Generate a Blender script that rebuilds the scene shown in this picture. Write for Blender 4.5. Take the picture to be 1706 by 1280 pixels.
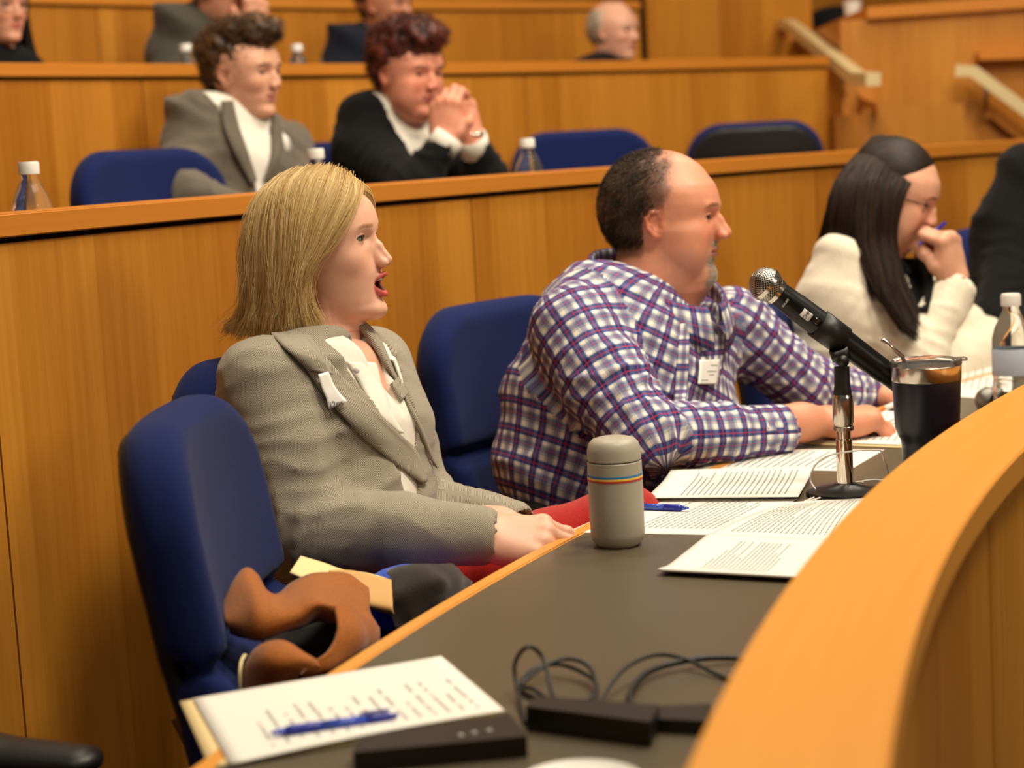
import bpy, bmesh, math, random
import numpy as np
from mathutils import Vector, Matrix
rng = np.random.RandomState(7); random.seed(7)
S = bpy.context.scene
for o in list(bpy.data.objects): bpy.data.objects.remove(o)
# ------------------------------------------------------------------ camera, world, lights, exposure
F_PX, PITCH, ROLL, CAM_Z = 3108.3, 0.12516, 0.05434, 1.284
cp, sp_, cr, sr = math.cos(PITCH), math.sin(PITCH), math.cos(ROLL), math.sin(ROLL)
AX_F = Vector((0, cp, -sp_)); AX_U0 = Vector((0, sp_, cp)); AX_R0 = Vector((1, 0, 0))
AX_X = cr*AX_R0 - sr*AX_U0; AX_Y = sr*AX_R0 + cr*AX_U0
CAM = Vector((0, 0, CAM_Z))
cd = bpy.data.cameras.new('camera'); cam = bpy.data.objects.new('camera', cd); S.collection.objects.link(cam)
M = Matrix((AX_X, AX_Y, -AX_F)).transposed().to_4x4(); M.translation = CAM
cam.matrix_world = M
cd.sensor_fit = 'HORIZONTAL'; cd.sensor_width = 36; cd.lens = F_PX*36/1706
cd.clip_start = 0.05
cd.dof.use_dof = True; cd.dof.focus_distance = 2.72; cd.dof.aperture_fstop = 3.7
S.camera = cam
S.view_settings.view_transform = 'Standard'; S.view_settings.look = 'None'
S.view_settings.exposure = 0.0; S.view_settings.gamma = 1; S.view_settings.use_curve_mapping = False
w = bpy.data.worlds.new('world'); S.world = w; w.use_nodes = True
w.node_tree.nodes['Background'].inputs[0].default_value = (1.0, 0.86, 0.70, 1)
w.node_tree.nodes['Background'].inputs[1].default_value = 0.075
def area(x, y, z, size, watts, col=(1, .86, .68), aim=None, name='ceiling_light'):
    l = bpy.data.lights.new(name, 'AREA'); l.shape = 'DISK'; l.size = size; l.energy = watts; l.color = col
    o = bpy.data.objects.new(name, l); S.collection.objects.link(o); o.location = (x, y, z)
    if aim is not None:
        o.rotation_euler = (Vector(aim)-Vector((x, y, z))).to_track_quat('-Z', 'Y').to_euler()
    return o
WARM = (1, .88, .70)
area(1.0, 1.7, 3.8, .7, 66, WARM, aim=(-.1, 2.7, .9))
area(1.9, 2.9, 3.8, .7, 62, WARM, aim=(.9, 3.8, .9))
area(-.1, .9, 3.8, .6, 17, WARM, aim=(-.3, 2.0, .7))
area(4.2, -.2, 3.2, .8, 46, WARM, aim=(.3, 3.0, .9))
area(1.5, 4.4, 4.2, .7, 62, WARM, aim=(.5, 5.6, 1.2))
area(-.3, 3.7, 4.1, .6, 44, WARM, aim=(-.6, 4.6, 1.2))
area(2.6, 6.2, 4.6, .8, 46, WARM, aim=(1.6, 7.6, 1.6))
area(-.2, 5.9, 4.6, .7, 38, WARM, aim=(-.8, 7.2, 1.6))

def at(px, py, d):
    """point of the place seen at pixel px, py of the photograph, d metres deep"""
    a, b, d = float(px)-853, float(py)-640, float(d)
    u = a*cr-b*sr; v = a*sr+b*cr
    return CAM + d*(AX_F + AX_R0*(u/F_PX) - AX_U0*(v/F_PX))
def on_z(px, py, z):
    r = at(px, py, 1)-CAM
    return CAM + r*((z-CAM_Z)/r.z)
CEN = Vector((6.079, -.343, 0))
def on_R(px, py, R):
    r = at(px, py, 1)-CAM
    ox, oy = CAM.x-CEN.x, CAM.y-CEN.y
    a = r.x**2+r.y**2; b = 2*(ox*r.x+oy*r.y); c = ox*ox+oy*oy-R*R
    t = (-b+math.sqrt(b*b-4*a*c))/2/a
    return CAM+r*t
def pol(R, deg, z=0):
    return Vector((CEN.x+R*math.cos(math.radians(deg)), CEN.y+R*math.sin(math.radians(deg)), z))
def ang_of(p): return math.degrees(math.atan2(p.y-CEN.y, p.x-CEN.x))

# ------------------------------------------------------------------ materials
def srgb(r, g, b):
    f = lambda c: (c/255/12.92) if c/255 <= .04045 else ((c/255+.055)/1.055)**2.4
    return (f(r), f(g), f(b), 1)
def mat(name, col, rough=.5, metal=0, **kw):
    m = bpy.data.materials.new(name); m.use_nodes = True
    b = m.node_tree.nodes['Principled BSDF']
    b.inputs['Base Color'].default_value = col if len(col) == 4 else (*col, 1)
    b.inputs['Roughness'].default_value = rough; b.inputs['Metallic'].default_value = metal
    for k, v in kw.items(): b.inputs[k.replace('_', ' ')].default_value = v
    return m
def N(m, t, **kw):
    n = m.node_tree.nodes.new(t)
    for k, v in kw.items(): setattr(n, k, v)
    return n
def L(m, a, b): m.node_tree.links.new(a, b)
def BS(m): return m.node_tree.nodes['Principled BSDF']
def ramp(m, fac, stops):
    r = N(m, 'ShaderNodeValToRGB'); e = r.color_ramp.elements
    e[0].position, e[0].color = stops[0]; e[1].position, e[1].color = stops[-1]
    for p, c in stops[1:-1]:
        q = e.new(p); q.color = c
    L(m, fac, r.inputs[0]); return r.outputs[0]
def bump(m, h, strength=.3, dist=.002):
    b = N(m, 'ShaderNodeBump'); b.inputs['Strength'].default_value = strength; b.inputs['Distance'].default_value = dist
    L(m, h, b.inputs['Height']); L(m, b.outputs[0], BS(m).inputs['Normal']); return b
def noise(m, vec, scale, detail=3, rough=.5, dims='3D'):
    n = N(m, 'ShaderNodeTexNoise'); n.noise_dimensions = dims
    n.inputs['Scale'].default_value = scale; n.inputs['Detail'].default_value = detail; n.inputs['Roughness'].default_value = rough
    if vec is not None: L(m, vec, n.inputs['Vector'])
    return n.outputs['Fac']
def mapping(m, vec, sc, loc=(0, 0, 0), rot=(0, 0, 0)):
    n = N(m, 'ShaderNodeMapping'); n.inputs['Scale'].default_value = sc; n.inputs['Location'].default_value = loc
    n.inputs['Rotation'].default_value = rot; L(m, vec, n.inputs['Vector']); return n.outputs[0]
def uvn(m): return N(m, 'ShaderNodeTexCoord').outputs['UV']
def objc(m): return N(m, 'ShaderNodeTexCoord').outputs['Object']
def mth(m, op, a, b=None, c=None):
    n = N(m, 'ShaderNodeMath', operation=op)
    for i, v in enumerate((a, b, c)):
        if v is None: continue
        if isinstance(v, (int, float)): n.inputs[i].default_value = v
        else: L(m, v, n.inputs[i])
    return n.outputs[0]
def mixc(m, fac, a, b, bt='MIX'):
    n = N(m, 'ShaderNodeMix', data_type='RGBA', blend_type=bt)
    for s, v in ((n.inputs[0], fac), (n.inputs[6], a), (n.inputs[7], b)):
        if isinstance(v, (int, float)): s.default_value = v
        elif isinstance(v, tuple): s.default_value = v
        else: L(m, v, s)
    return n.outputs[2]
def wood(name, c0, c1, rough=.42, horizontal=False, spec=.35):
    m = mat(name, c0, rough); m.node_tree.nodes['Principled BSDF'].inputs['Specular IOR Level'].default_value = spec
    uv = uvn(m)
    g = mapping(m, uv, (1.2, 40, 1) if horizontal else (40, 1.2, 1))
    f1 = noise(m, g, 1.6, 5, .6)
    g2 = mapping(m, uv, (.3, 5, 1) if horizontal else (5, .25, 1)); f2 = noise(m, g2, 1.0, 2, .5)
    f = mth(m, 'ADD', mth(m, 'MULTIPLY', f1, .45), mth(m, 'MULTIPLY', f2, .5))
    if not horizontal:  # veneer leaves of slightly different tone side by side
        sx = N(m, 'ShaderNodeSeparateXYZ'); L(m, uv, sx.inputs[0]); wn = N(m, 'ShaderNodeTexWhiteNoise', noise_dimensions='1D')
        L(m, mth(m, 'FLOOR', mth(m, 'DIVIDE', sx.outputs[0], .205)), wn.inputs['W']); f = mth(m, 'ADD', f, mth(m, 'MULTIPLY', mth(m, 'SUBTRACT', wn.outputs['Value'], .4), .26))
    L(m, ramp(m, f, [(.3, c0), (.75, c1)]), BS(m).inputs['Base Color'])
    return m
MAT = {}
MAT['wood'] = wood('maple_veneer', srgb(164, 98, 22), srgb(208, 140, 50), .42)
MAT['cap'] = wood('maple_edge', srgb(190, 116, 36), srgb(208, 134, 50), .38, True)
MAT['cap_light'] = wood('pale_maple_ledge', srgb(216, 146, 60), srgb(228, 160, 74), .33, True)
MAT['dark'] = mat('shadow_gap', srgb(40, 20, 8), .8)
m = MAT['laminate'] = mat('charcoal_laminate', srgb(88, 78, 60), .32); L(m, mth(m, 'ADD', mth(m, 'MULTIPLY', noise(m, objc(m), 400, 2), .06), .33), BS(m).inputs['Roughness'])
m = MAT['carpet'] = mat('dark_carpet', srgb(38, 30, 26), .95)
def fabric(name, c, c2=None, scale=900, rough=.9, sheen=.3):
    m = mat(name, c, rough); BS(m).inputs['Sheen Weight'].default_value = sheen; BS(m).inputs['Sheen Roughness'].default_value = .5
    BS(m).inputs['Specular IOR Level'].default_value = .2
    o = objc(m); n = noise(m, o, scale, 2)
    c2 = c2 or tuple(min(1, v*1.7+.003) for v in c[:3])+(1,)
    L(m, ramp(m, n, [(.3, c), (.75, c2)]), BS(m).inputs['Base Color']); bump(m, n, .35, .001)
    return m
MAT['blue'] = fabric('navy_blue_upholstery', srgb(13, 23, 66), srgb(22, 37, 94), 700, .95, .05)
MAT['blackplastic'] = mat('black_plastic', srgb(22, 21, 20), .45)
MAT['blackmetal'] = mat('black_metal', srgb(16, 16, 16), .32, .3)
MAT['chrome'] = mat('chrome', srgb(225, 215, 200), .08, 1)
MAT['steel'] = mat('brushed_steel', srgb(200, 190, 178), .22, 1)
MAT['satin'] = mat('pale_rail', srgb(222, 200, 150), .4, .1)
MAT['paper'] = mat('white_paper', srgb(230, 226, 216), .8)
MAT['manila'] = mat('manila_card', srgb(232, 208, 150), .8)
MAT['ink'] = mat('grey_print', srgb(150, 148, 144), .9)
MAT['darkink'] = mat('dark_print', srgb(50, 50, 54), .9)

# ------------------------------------------------------------------ object helpers
def new_obj(name, me, material=None, parent=None, loc=None, smooth=False):
    o = bpy.data.objects.new(name, me); S.collection.objects.link(o)
    if material is not None:
        for mm in (material if isinstance(material, (list, tuple)) else [material]): me.materials.append(mm)
    if smooth: me.polygons.foreach_set('use_smooth', [True]*len(me.polygons))
    if parent is not None:
        o.parent = parent
        o.matrix_parent_inverse = Matrix.Identity(4)
    if loc is not None: o.location = loc
    return o
def rebase(o, loc):
    """move the object's origin to loc while its geometry stays put (top-level objects)"""
    loc = Vector(loc); o.data.transform(Matrix.Translation(-loc)); o.location = loc
    for c in o.children: c.location = c.location-loc
def thing(name, label, cat, loc=(0, 0, 0), rotz=0, group=None):
    o = bpy.data.objects.new(name, None); S.collection.objects.link(o); o.location = loc; o.rotation_euler = (0, 0, rotz)
    o.empty_display_size = .05; o['label'] = label; o['category'] = cat
    if group: o['group'] = group
    return o
def tag(o, label=None, cat=None, group=None, kind=None):
    for k, v in (('label', label), ('category', cat), ('group', group), ('kind', kind)):
        if v: o[k] = v
    return o
def np_mesh(name, V, Fq, uvs=None):
    """numpy verts, list/array of faces (all the same size) -> mesh"""
    me = bpy.data.meshes.new(name); V = np.asarray(V, dtype=np.float32); Fq = np.asarray(Fq, dtype=np.int32)
    k = Fq.shape[1]; me.vertices.add(len(V)); me.vertices.foreach_set('co', V.ravel())
    me.loops.add(Fq.size); me.loops.foreach_set('vertex_index', Fq.ravel())
    me.polygons.add(len(Fq)); me.polygons.foreach_set('loop_start', np.arange(0, Fq.size, k, dtype=np.int32))
    me.polygons.foreach_set('loop_total', np.full(len(Fq), k, dtype=np.int32))
    me.update(calc_edges=True); me.validate()
    if uvs is not None:
        l = me.uv_layers.new(name='UVMap'); l.data.foreach_set('uv', np.asarray(uvs, dtype=np.float32).ravel())
    return me
def bm_obj(name, bm, material, parent=None, smooth=False, bevel=0, seg=2, loc=None):
    if bevel:
        es = [e for e in bm.edges if len(e.link_faces) == 2 and e.calc_face_angle(0) > .5]
        bmesh.ops.bevel(bm, geom=es, offset=bevel, segments=seg, affect='EDGES', profile=.6)
    me = bpy.data.meshes.new(name); bmesh.ops.recalc_face_normals(bm, faces=bm.faces); bm.to_mesh(me); bm.free()
    o = new_obj(name, me, material, parent, loc, smooth)
    if smooth and bevel: smooth_by_angle(me)
    return o
def smooth_by_angle(me, ang=.6):
    me.polygons.foreach_set('use_smooth', [True]*len(me.polygons))
    bm = bmesh.new(); bm.from_mesh(me)
    for e in bm.edges: e.smooth = not (len(e.link_faces) == 2 and e.calc_face_angle(0) > ang)
    bm.to_mesh(me); bm.free()
def add_box(bm, c, s, rot=None):
    r = bmesh.ops.create_cube(bm, size=1, matrix=Matrix.Translation(c) @ (rot.to_4x4() if rot else Matrix.Identity(4)) @ Matrix.Diagonal((*s, 1)))
    return r['verts']
def add_tube(bm, pts, r, seg=10, cap=True):
    """round tube along points; r a number or one per point"""
    pts = [Vector(p) for p in pts]; n = len(pts); rs = r if hasattr(r, '__len__') else [r]*n
    t = (pts[1]-pts[0]).normalized(); up = Vector((0, 0, 1)) if abs(t.z) < .9 else Vector((1, 0, 0))
    a = t.cross(up).normalized(); rings = []
    for i, p in enumerate(pts):
        t = (pts[min(i+1, n-1)]-pts[max(i-1, 0)]).normalized()
        a = (a-t*a.dot(t)).normalized(); b = t.cross(a)
        rings.append([bm.verts.new(p+(a*math.cos(k*2*math.pi/seg)+b*math.sin(k*2*math.pi/seg))*rs[i]) for k in range(seg)])
    for i in range(n-1):
        for k in range(seg):
            bm.faces.new((rings[i][k], rings[i][(k+1) % seg], rings[i+1][(k+1) % seg], rings[i+1][k]))
    if cap:
        bm.faces.new(rings[0][::-1]); bm.faces.new(rings[-1])
def add_lathe(bm, prof, seg=32, M4=None):
    """profile [(r, z)...] spun about z"""
    rings = []
    for r, z in prof:
        if r < 1e-6: rings.append([bm.verts.new((0, 0, z))])
        else: rings.append([bm.verts.new((r*math.cos(k*2*math.pi/seg), r*math.sin(k*2*math.pi/seg), z)) for k in range(seg)])
    for a, b in zip(rings[:-1], rings[1:]):
        for k in range(seg):
            k2 = (k+1) % seg
            if len(a) == 1 and len(b) == 1: continue
            if len(a) == 1: bm.faces.new((a[0], b[k], b[k2]))
            elif len(b) == 1: bm.faces.new((a[k], a[k2], b[0]))
            else: bm.faces.new((a[k], a[k2], b[k2], b[k]))
    if M4 is not None:
        vs = [v for r_ in rings for v in r_]; bmesh.ops.transform(bm, matrix=M4, verts=vs)
def lathe(name, prof, material, parent=None, seg=40, M4=None, ang=.7):
    bm = bmesh.new(); add_lathe(bm, prof, seg, M4); bmesh.ops.recalc_face_normals(bm, faces=bm.faces)
    me = bpy.data.meshes.new(name); bm.to_mesh(me); bm.free(); smooth_by_angle(me, ang)
    return new_obj(name, me, material, parent)
def tube(name, pts, r, material, parent=None, seg=10):
    bm = bmesh.new(); add_tube(bm, pts, r, seg)
    return bm_obj(name, bm, material, parent, smooth=True)
def spline(pts, n=8, closed=False):
    """Catmull-Rom through points"""
    P = [Vector(p) for p in pts]; out = []; m_ = len(P)
    for i in range(m_ if closed else m_-1):
        g = (lambda k: P[k % m_]) if closed else (lambda k: P[min(max(k, 0), m_-1)])
        p0, p1, p2, p3 = g(i-1), g(i), g(i+1), g(i+2)
        for k in range(n):
            t = k/n
            out.append(.5*((2*p1)+(p2-p0)*t+(2*p0-5*p1+4*p2-p3)*t*t+(3*p1-p0-3*p2+p3)*t**3))
    if not closed: out.append(P[-1])
    return out
def grid_mesh(name, G, material, parent=None, thick=0, smooth=True, uv=None):
    """G[i][j] points -> quad sheet with an optional thickness; uv from grid spacing"""
    G = np.array([[tuple(p) for p in r] for r in G], dtype=float); n, k = G.shape[:2]
    idx = np.arange(n*k).reshape(n, k)
    Q = np.stack([idx[:-1, :-1], idx[1:, :-1], idx[1:, 1:], idx[:-1, 1:]], -1).reshape(-1, 4)
    lu = np.concatenate([[0], np.cumsum(np.linalg.norm(np.diff(G, axis=0), axis=2).mean(1))])
    lv = np.concatenate([[0], np.cumsum(np.linalg.norm(np.diff(G, axis=1), axis=2).mean(0))])
    UV = np.stack(np.meshgrid(lu, lv, indexing='ij'), -1).reshape(-1, 2)
    me = np_mesh(name, G.reshape(-1, 3), Q, UV[Q.ravel()])
    o = new_obj(name, me, material, parent, smooth=smooth)
    if thick:
        md = o.modifiers.new('solid', 'SOLIDIFY'); md.thickness = thick; md.offset = 0
    return o

# ------------------------------------------------------------------ implicit surfaces
_NT = np.random.RandomState(3).rand(32, 32, 32).astype(np.float32)
def vnoise(P, scale=1., seed=0):
    """smooth value noise in -1..1"""
    Q = np.asarray(P, dtype=np.float32)*scale+seed*7.31; i = np.floor(Q).astype(int); f = Q-i; f = f*f*(3-2*f); r = 0
    for dx in (0, 1):
        for dy in (0, 1):
            for dz in (0, 1):
                wt = (f[..., 0] if dx else 1-f[..., 0])*(f[..., 1] if dy else 1-f[..., 1])*(f[..., 2] if dz else 1-f[..., 2])
                r = r+wt*_NT[(i[..., 0]+dx) % 32, (i[..., 1]+dy) % 32, (i[..., 2]+dz) % 32]
    return r*2-1
def surface_nets(D, org, h):
    inside = D < 0; nx, ny, nz = D.shape
    cnt = np.zeros((nx-1, ny-1, nz-1), np.uint8); acc = np.zeros((nx-1, ny-1, nz-1, 3), np.float32)
    quads = []
    shp = (nx-1, ny-1, nz-1)
    for ax in range(3):
        a = [slice(None)]*3; b = [slice(None)]*3; a[ax] = slice(0, -1); b[ax] = slice(1, None)
        A, B = D[tuple(a)], D[tuple(b)]; cr_ = (A < 0) != (B < 0)
        E = np.argwhere(cr_)
        if not len(E): continue
        va, vb = A[cr_], B[cr_]; t = va/(va-vb); P = E.astype(np.float32).copy(); P[:, ax] += t
        o1, o2 = [(1, 2), (2, 0), (0, 1)][ax]
        cells = []
        for d1, d2 in ((-1, -1), (0, -1), (0, 0), (-1, 0)):
            c = E.copy(); c[:, o1] += d1; c[:, o2] += d2; cells.append(c)
            ok = np.all((c >= 0) & (c < np.array(shp)), axis=1)
            cc = c[ok]; np.add.at(cnt, (cc[:, 0], cc[:, 1], cc[:, 2]), 1); np.add.at(acc, (cc[:, 0], cc[:, 1], cc[:, 2]), P[ok])
        ok = np.ones(len(E), bool)
        for c in cells: ok &= np.all((c >= 0) & (c < np.array(shp)), axis=1)
        q = np.stack([np.ravel_multi_index(c[ok].T, shp) for c in cells], 1)
        fl = va[ok] < 0; q[~fl] = q[~fl][:, ::-1]
        quads.append(q)
    Q = np.concatenate(quads); used = np.unique(Q); mp = np.full(np.prod(shp), -1, np.int64); mp[used] = np.arange(len(used))
    V = acc.reshape(-1, 3)[used]/cnt.reshape(-1)[used][:, None]
    return V*h+np.asarray(org), mp[Q]
def smin(a, b, k):
    if k <= 0: return np.minimum(a, b)
    h = np.maximum(k-np.abs(a-b), 0)/k
    return np.minimum(a, b)-h*h*k*.25
class Field:
    """implicit body: shapes are blended in one after another and polygonised once"""
    def __init__(s, lo, hi, h):
        s.h = h; s.lo = np.array(lo, float); n = np.ceil((np.array(hi)-s.lo)/h).astype(int)+1
        s.n = n; s.D = np.full(n, 1., np.float32)
        s.ax = [s.lo[i]+np.arange(n[i])*h for i in range(3)]
    def sub(s, lo, hi):
        a = np.clip(np.floor((np.array(lo)-s.lo)/s.h).astype(int), 0, s.n-1); b = np.clip(np.ceil((np.array(hi)-s.lo)/s.h).astype(int)+1, 1, s.n)
        sl = tuple(slice(i, j) for i, j in zip(a, b))
        X = np.stack(np.meshgrid(*[s.ax[i][sl[i]] for i in range(3)], indexing='ij'), -1).astype(np.float32)
        return sl, X
    def put(s, lo, hi, fn, k=.01, op='add'):
        m_ = k+4*s.h; lo = np.array(lo, float)-m_; hi = np.array(hi, float)+m_
        if np.any(hi < s.lo) or np.any(lo > s.lo+s.n*s.h): return
        sl, X = s.sub(lo, hi)
        if X.size == 0: return
        d = fn(X).astype(np.float32)
        if op == 'add': s.D[sl] = smin(s.D[sl], d, k)
        elif op == 'cut': s.D[sl] = -smin(-s.D[sl], d, k)
        elif op == 'and': s.D[sl] = -smin(-s.D[sl], -d, k)
    def cap(s, a, b, ra, rb=None, k=.01, op='add'):
        a = np.array(a, float); b = np.array(b, float); rb = ra if rb is None else rb; R = max(ra, rb)
        ab = b-a; L2 = max(ab@ab, 1e-12)
        def fn(X):
            t = np.clip(((X-a)@ab)/L2, 0, 1); return np.linalg.norm(X-a-t[..., None]*ab, axis=-1)-(ra+(rb-ra)*t)
        s.put(np.minimum(a, b)-R, np.maximum(a, b)+R, fn, k, op)
    def chain(s, pts, rs, k=.01, op='add'):
        for i in range(len(pts)-1): s.cap(pts[i], pts[i+1], rs[i], rs[i+1], k, op)
    def ell(s, c, r, rot=None, k=.01, op='add'):
        c = np.array(c, float); r = np.array(r, float); R = np.eye(3) if rot is None else np.array(rot)
        def fn(X):
            q = ((X-c)@R)/r; n = np.linalg.norm(q, axis=-1); g = np.linalg.norm(q/r, axis=-1)+1e-9
            return n*(n-1)/g
        s.put(c-r.max(), c+r.max(), fn, k, op)
    def loft(s, st, k=.03, op='add', e=2.3):
        """st: (centre, lateral axis, depth axis, a, b) stations of a torso"""
        for si, ((c0, u0, v0, a0, b0), (c1, u1, v1, a1, b1)) in enumerate(zip(st[:-1], st[1:])):
            c0, c1, u0, v0, u1, v1 = [np.array(q, float) for q in (c0, c1, u0, v0, u1, v1)]
            ab = c1-c0; L2 = ab@ab; L1 = math.sqrt(L2); R = max(a0, b0, a1, b1)
            def fn(X, si=si):
                t = ((X-c0)@ab)/L2; tc = np.clip(t, 0, 1)[..., None]
                q = X-c0-tc*ab; u = (u0*(1-tc)+u1*tc); v = (v0*(1-tc)+v1*tc)
                a = (a0+(a1-a0)*tc[..., 0]); b = (b0+(b1-b0)*tc[..., 0]); mn = np.minimum(a, b)
                pu = (q*u).sum(-1)/a; pv = (q*v).sum(-1)/b; pw = np.maximum(np.abs(t-.5)-.5, 0)*L1/(mn*np.where(t < 0, .45 if si == 0 else .82, 1.))
                n = ((np.abs(pu)**e+np.abs(pv)**e)**(2/e)+pw**2)**.5
                return (n-1)*mn
            s.put(np.minimum(c0, c1)-R, np.maximum(c0, c1)+R, fn, k, op)
    def mesh(s): return surface_nets(s.D, s.lo, s.h)
def relax(V, Q, it=2, lam=.5):
    for _ in range(it):
        A = np.zeros_like(V); n = np.zeros(len(V))
        for a, b in ((0, 1), (1, 2), (2, 3), (3, 0)):
            np.add.at(A, Q[:, a], V[Q[:, b]]); np.add.at(A, Q[:, b], V[Q[:, a]])
            np.add.at(n, Q[:, a], 1); np.add.at(n, Q[:, b], 1)
        V = V+lam*(A/np.maximum(n, 1)[:, None]-V)
    return V
def bone_uv(V, Q, bones):
    """per-corner uv (metres along / around the nearest bone); bones: (a, b, ref, scale, offset)"""
    C = V[Q].mean(1); best = np.full(len(Q), 9.); bi = np.zeros(len(Q), int)
    for i, bn in enumerate(bones):
        a, b = np.array(bn[0]), np.array(bn[1]); ab = b-a; t = np.clip(((C-a)@ab)/(ab@ab), 0, 1)
        d = np.linalg.norm(C-a-t[:, None]*ab, axis=1)-bn[3]
        m_ = d < best; best[m_] = d[m_]; bi[m_] = i
    UV = np.zeros((len(Q), 4, 2))
    for i, bn in enumerate(bones):
        s_ = bi == i
        if not s_.any(): continue
        a, b = np.array(bn[0], float), np.array(bn[1], float); ab = (b-a)/np.linalg.norm(b-a)
        r = np.array(bn[2], float); r = r-ab*(r@ab); r /= np.linalg.norm(r); q = np.cross(ab, r)
        P = V[Q[s_]]-a; cc = C[s_]-a
        u = P@ab+bn[4]; th = np.arctan2(P@q, P@r); tc = np.arctan2(cc@q, cc@r)[:, None]
        th = tc+((th-tc+np.pi) % (2*np.pi)-np.pi)
        UV[s_, :, 0] = u; UV[s_, :, 1] = th*bn[3]
    return UV.reshape(-1, 2), bi
def strands(name, P, r, material, parent=None, sides=3, taper=.25, tone=None):
    """P (n, k, 3) polylines -> one mesh of fine tapered tubes, 'tone' attribute per strand"""
    n, k, _ = P.shape; T = np.gradient(P, axis=1); T /= np.linalg.norm(T, axis=2, keepdims=True)+1e-9
    up = np.zeros_like(T); up[..., 1] = 1; up[..., 0] = .3
    A = np.cross(T, up); A /= np.linalg.norm(A, axis=2, keepdims=True)+1e-9; B = np.cross(T, A)
    rr = (r if np.ndim(r) else np.full(n, r))[:, None]*np.linspace(1, taper, k)[None, :]**.6
    V = np.stack([P+rr[..., None]*(A*math.cos(2*math.pi*j/sides)+B*math.sin(2*math.pi*j/sides)) for j in range(sides)], 2)
    idx = np.arange(n*k*sides).reshape(n, k, sides)
    Q = np.stack([np.stack([idx[:, :-1, j], idx[:, :-1, (j+1) % sides], idx[:, 1:, (j+1) % sides], idx[:, 1:, j]], -1) for j in range(sides)], 2).reshape(-1, 4)
    me = np_mesh(name, V.reshape(-1, 3), Q)
    t = me.attributes.new('tone', 'FLOAT', 'POINT'); tn = rng.rand(n) if tone is None else tone
    t.data.foreach_set('value', np.repeat(tn, k*sides).astype(np.float32))
    return new_obj(name, me, material, parent, smooth=True)
# ------------------------------------------------------------------ tiers
RD, RI, RO = 6.693, 6.162, 6.038
R2, R3, R4, R5 = 7.497, 8.903, 10.31, 11.72
RISE = .338; Z_DESK = .74; Z_LEDGE = .891
def arc(bm, r0, r1, z0, z1, a0, a1, step=1.2, mi=0, uvoff=0, taper=None):
    """solid arc wall between two radii, uv in metres along the arc / up"""
    n = max(2, int(abs(a1-a0)/step)); uvl = bm.loops.layers.uv.verify(); rows = []
    for i in range(n+1):
        a = a0+(a1-a0)*i/n; rows.append([bm.verts.new(pol(r, a, z)) for r, z in ((r0, z0), (r1, z0), (r1, z1), (r0, z1))])
    def face(vs, uvs):
        f = bm.faces.new(vs); f.material_index = mi
        for l, u in zip(f.loops, uvs): l[uvl].uv = u
    for i in range(n):
        s0 = math.radians(a0+(a1-a0)*i/n)*r0+uvoff; s1 = math.radians(a0+(a1-a0)*(i+1)/n)*r0+uvoff
        A, B = rows[i], rows[i+1]
        face((A[0], B[0], B[3], A[3]), ((s0, z0), (s1, z0), (s1, z1), (s0, z1)))
        face((B[1], A[1], A[2], B[2]), ((s1, z0), (s0, z0), (s0, z1), (s1, z1)))
        face((A[3], B[3], B[2], A[2]), ((s0, 0), (s1, 0), (s1, r1-r0), (s0, r1-r0)))
        face((A[1], B[1], B[0], A[0]), ((s0, 0), (s1, 0), (s1, r1-r0), (s0, r1-r0)))
    face(rows[0], ((0, z0), (r1-r0, z0), (r1-r0, z1), (0, z1))); face(rows[-1][::-1], ((0, z1), (r1-r0, z1), (r1-r0, z0), (0, z0)))
def arc_obj(name, mats, parent, specs, bevel=0):
    bm = bmesh.new()
    for s in specs: arc(bm, **s)
    bmesh.ops.recalc_face_normals(bm, faces=bm.faces)
    if bevel:
        es = [e for e in bm.edges if len(e.link_faces) == 2 and e.calc_face_angle(0) > .9]
        bmesh.ops.bevel(bm, geom=es, offset=bevel, segments=3, affect='EDGES')
    me = bpy.data.meshes.new(name); bm.to_mesh(me); bm.free(); smooth_by_angle(me, .5)
    return new_obj(name, me, mats, parent)
def panels(r0, z0, z1, a0, a1, seams, thick=.018, gap=.0045):
    """veneer panels with open joints in front of a dark backing"""
    ss = sorted([a0, a1]+[s for s in seams if a0 < s < a1]); g = math.degrees(gap/2/r0)
    out = [dict(r0=r0+thick, r1=r0+thick+.05, z0=z0, z1=z1+.006, a0=a0, a1=a1, mi=1)]
    for i, (x, y) in enumerate(zip(ss[:-1], ss[1:])):
        out.append(dict(r0=r0, r1=r0+thick, z0=z0+.002, z1=z1-.009, a0=x+g, a1=y-g, uvoff=3.7*i+r0))
    return out
def seam(px, py, R): return ang_of(on_R(px, py, R))
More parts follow.
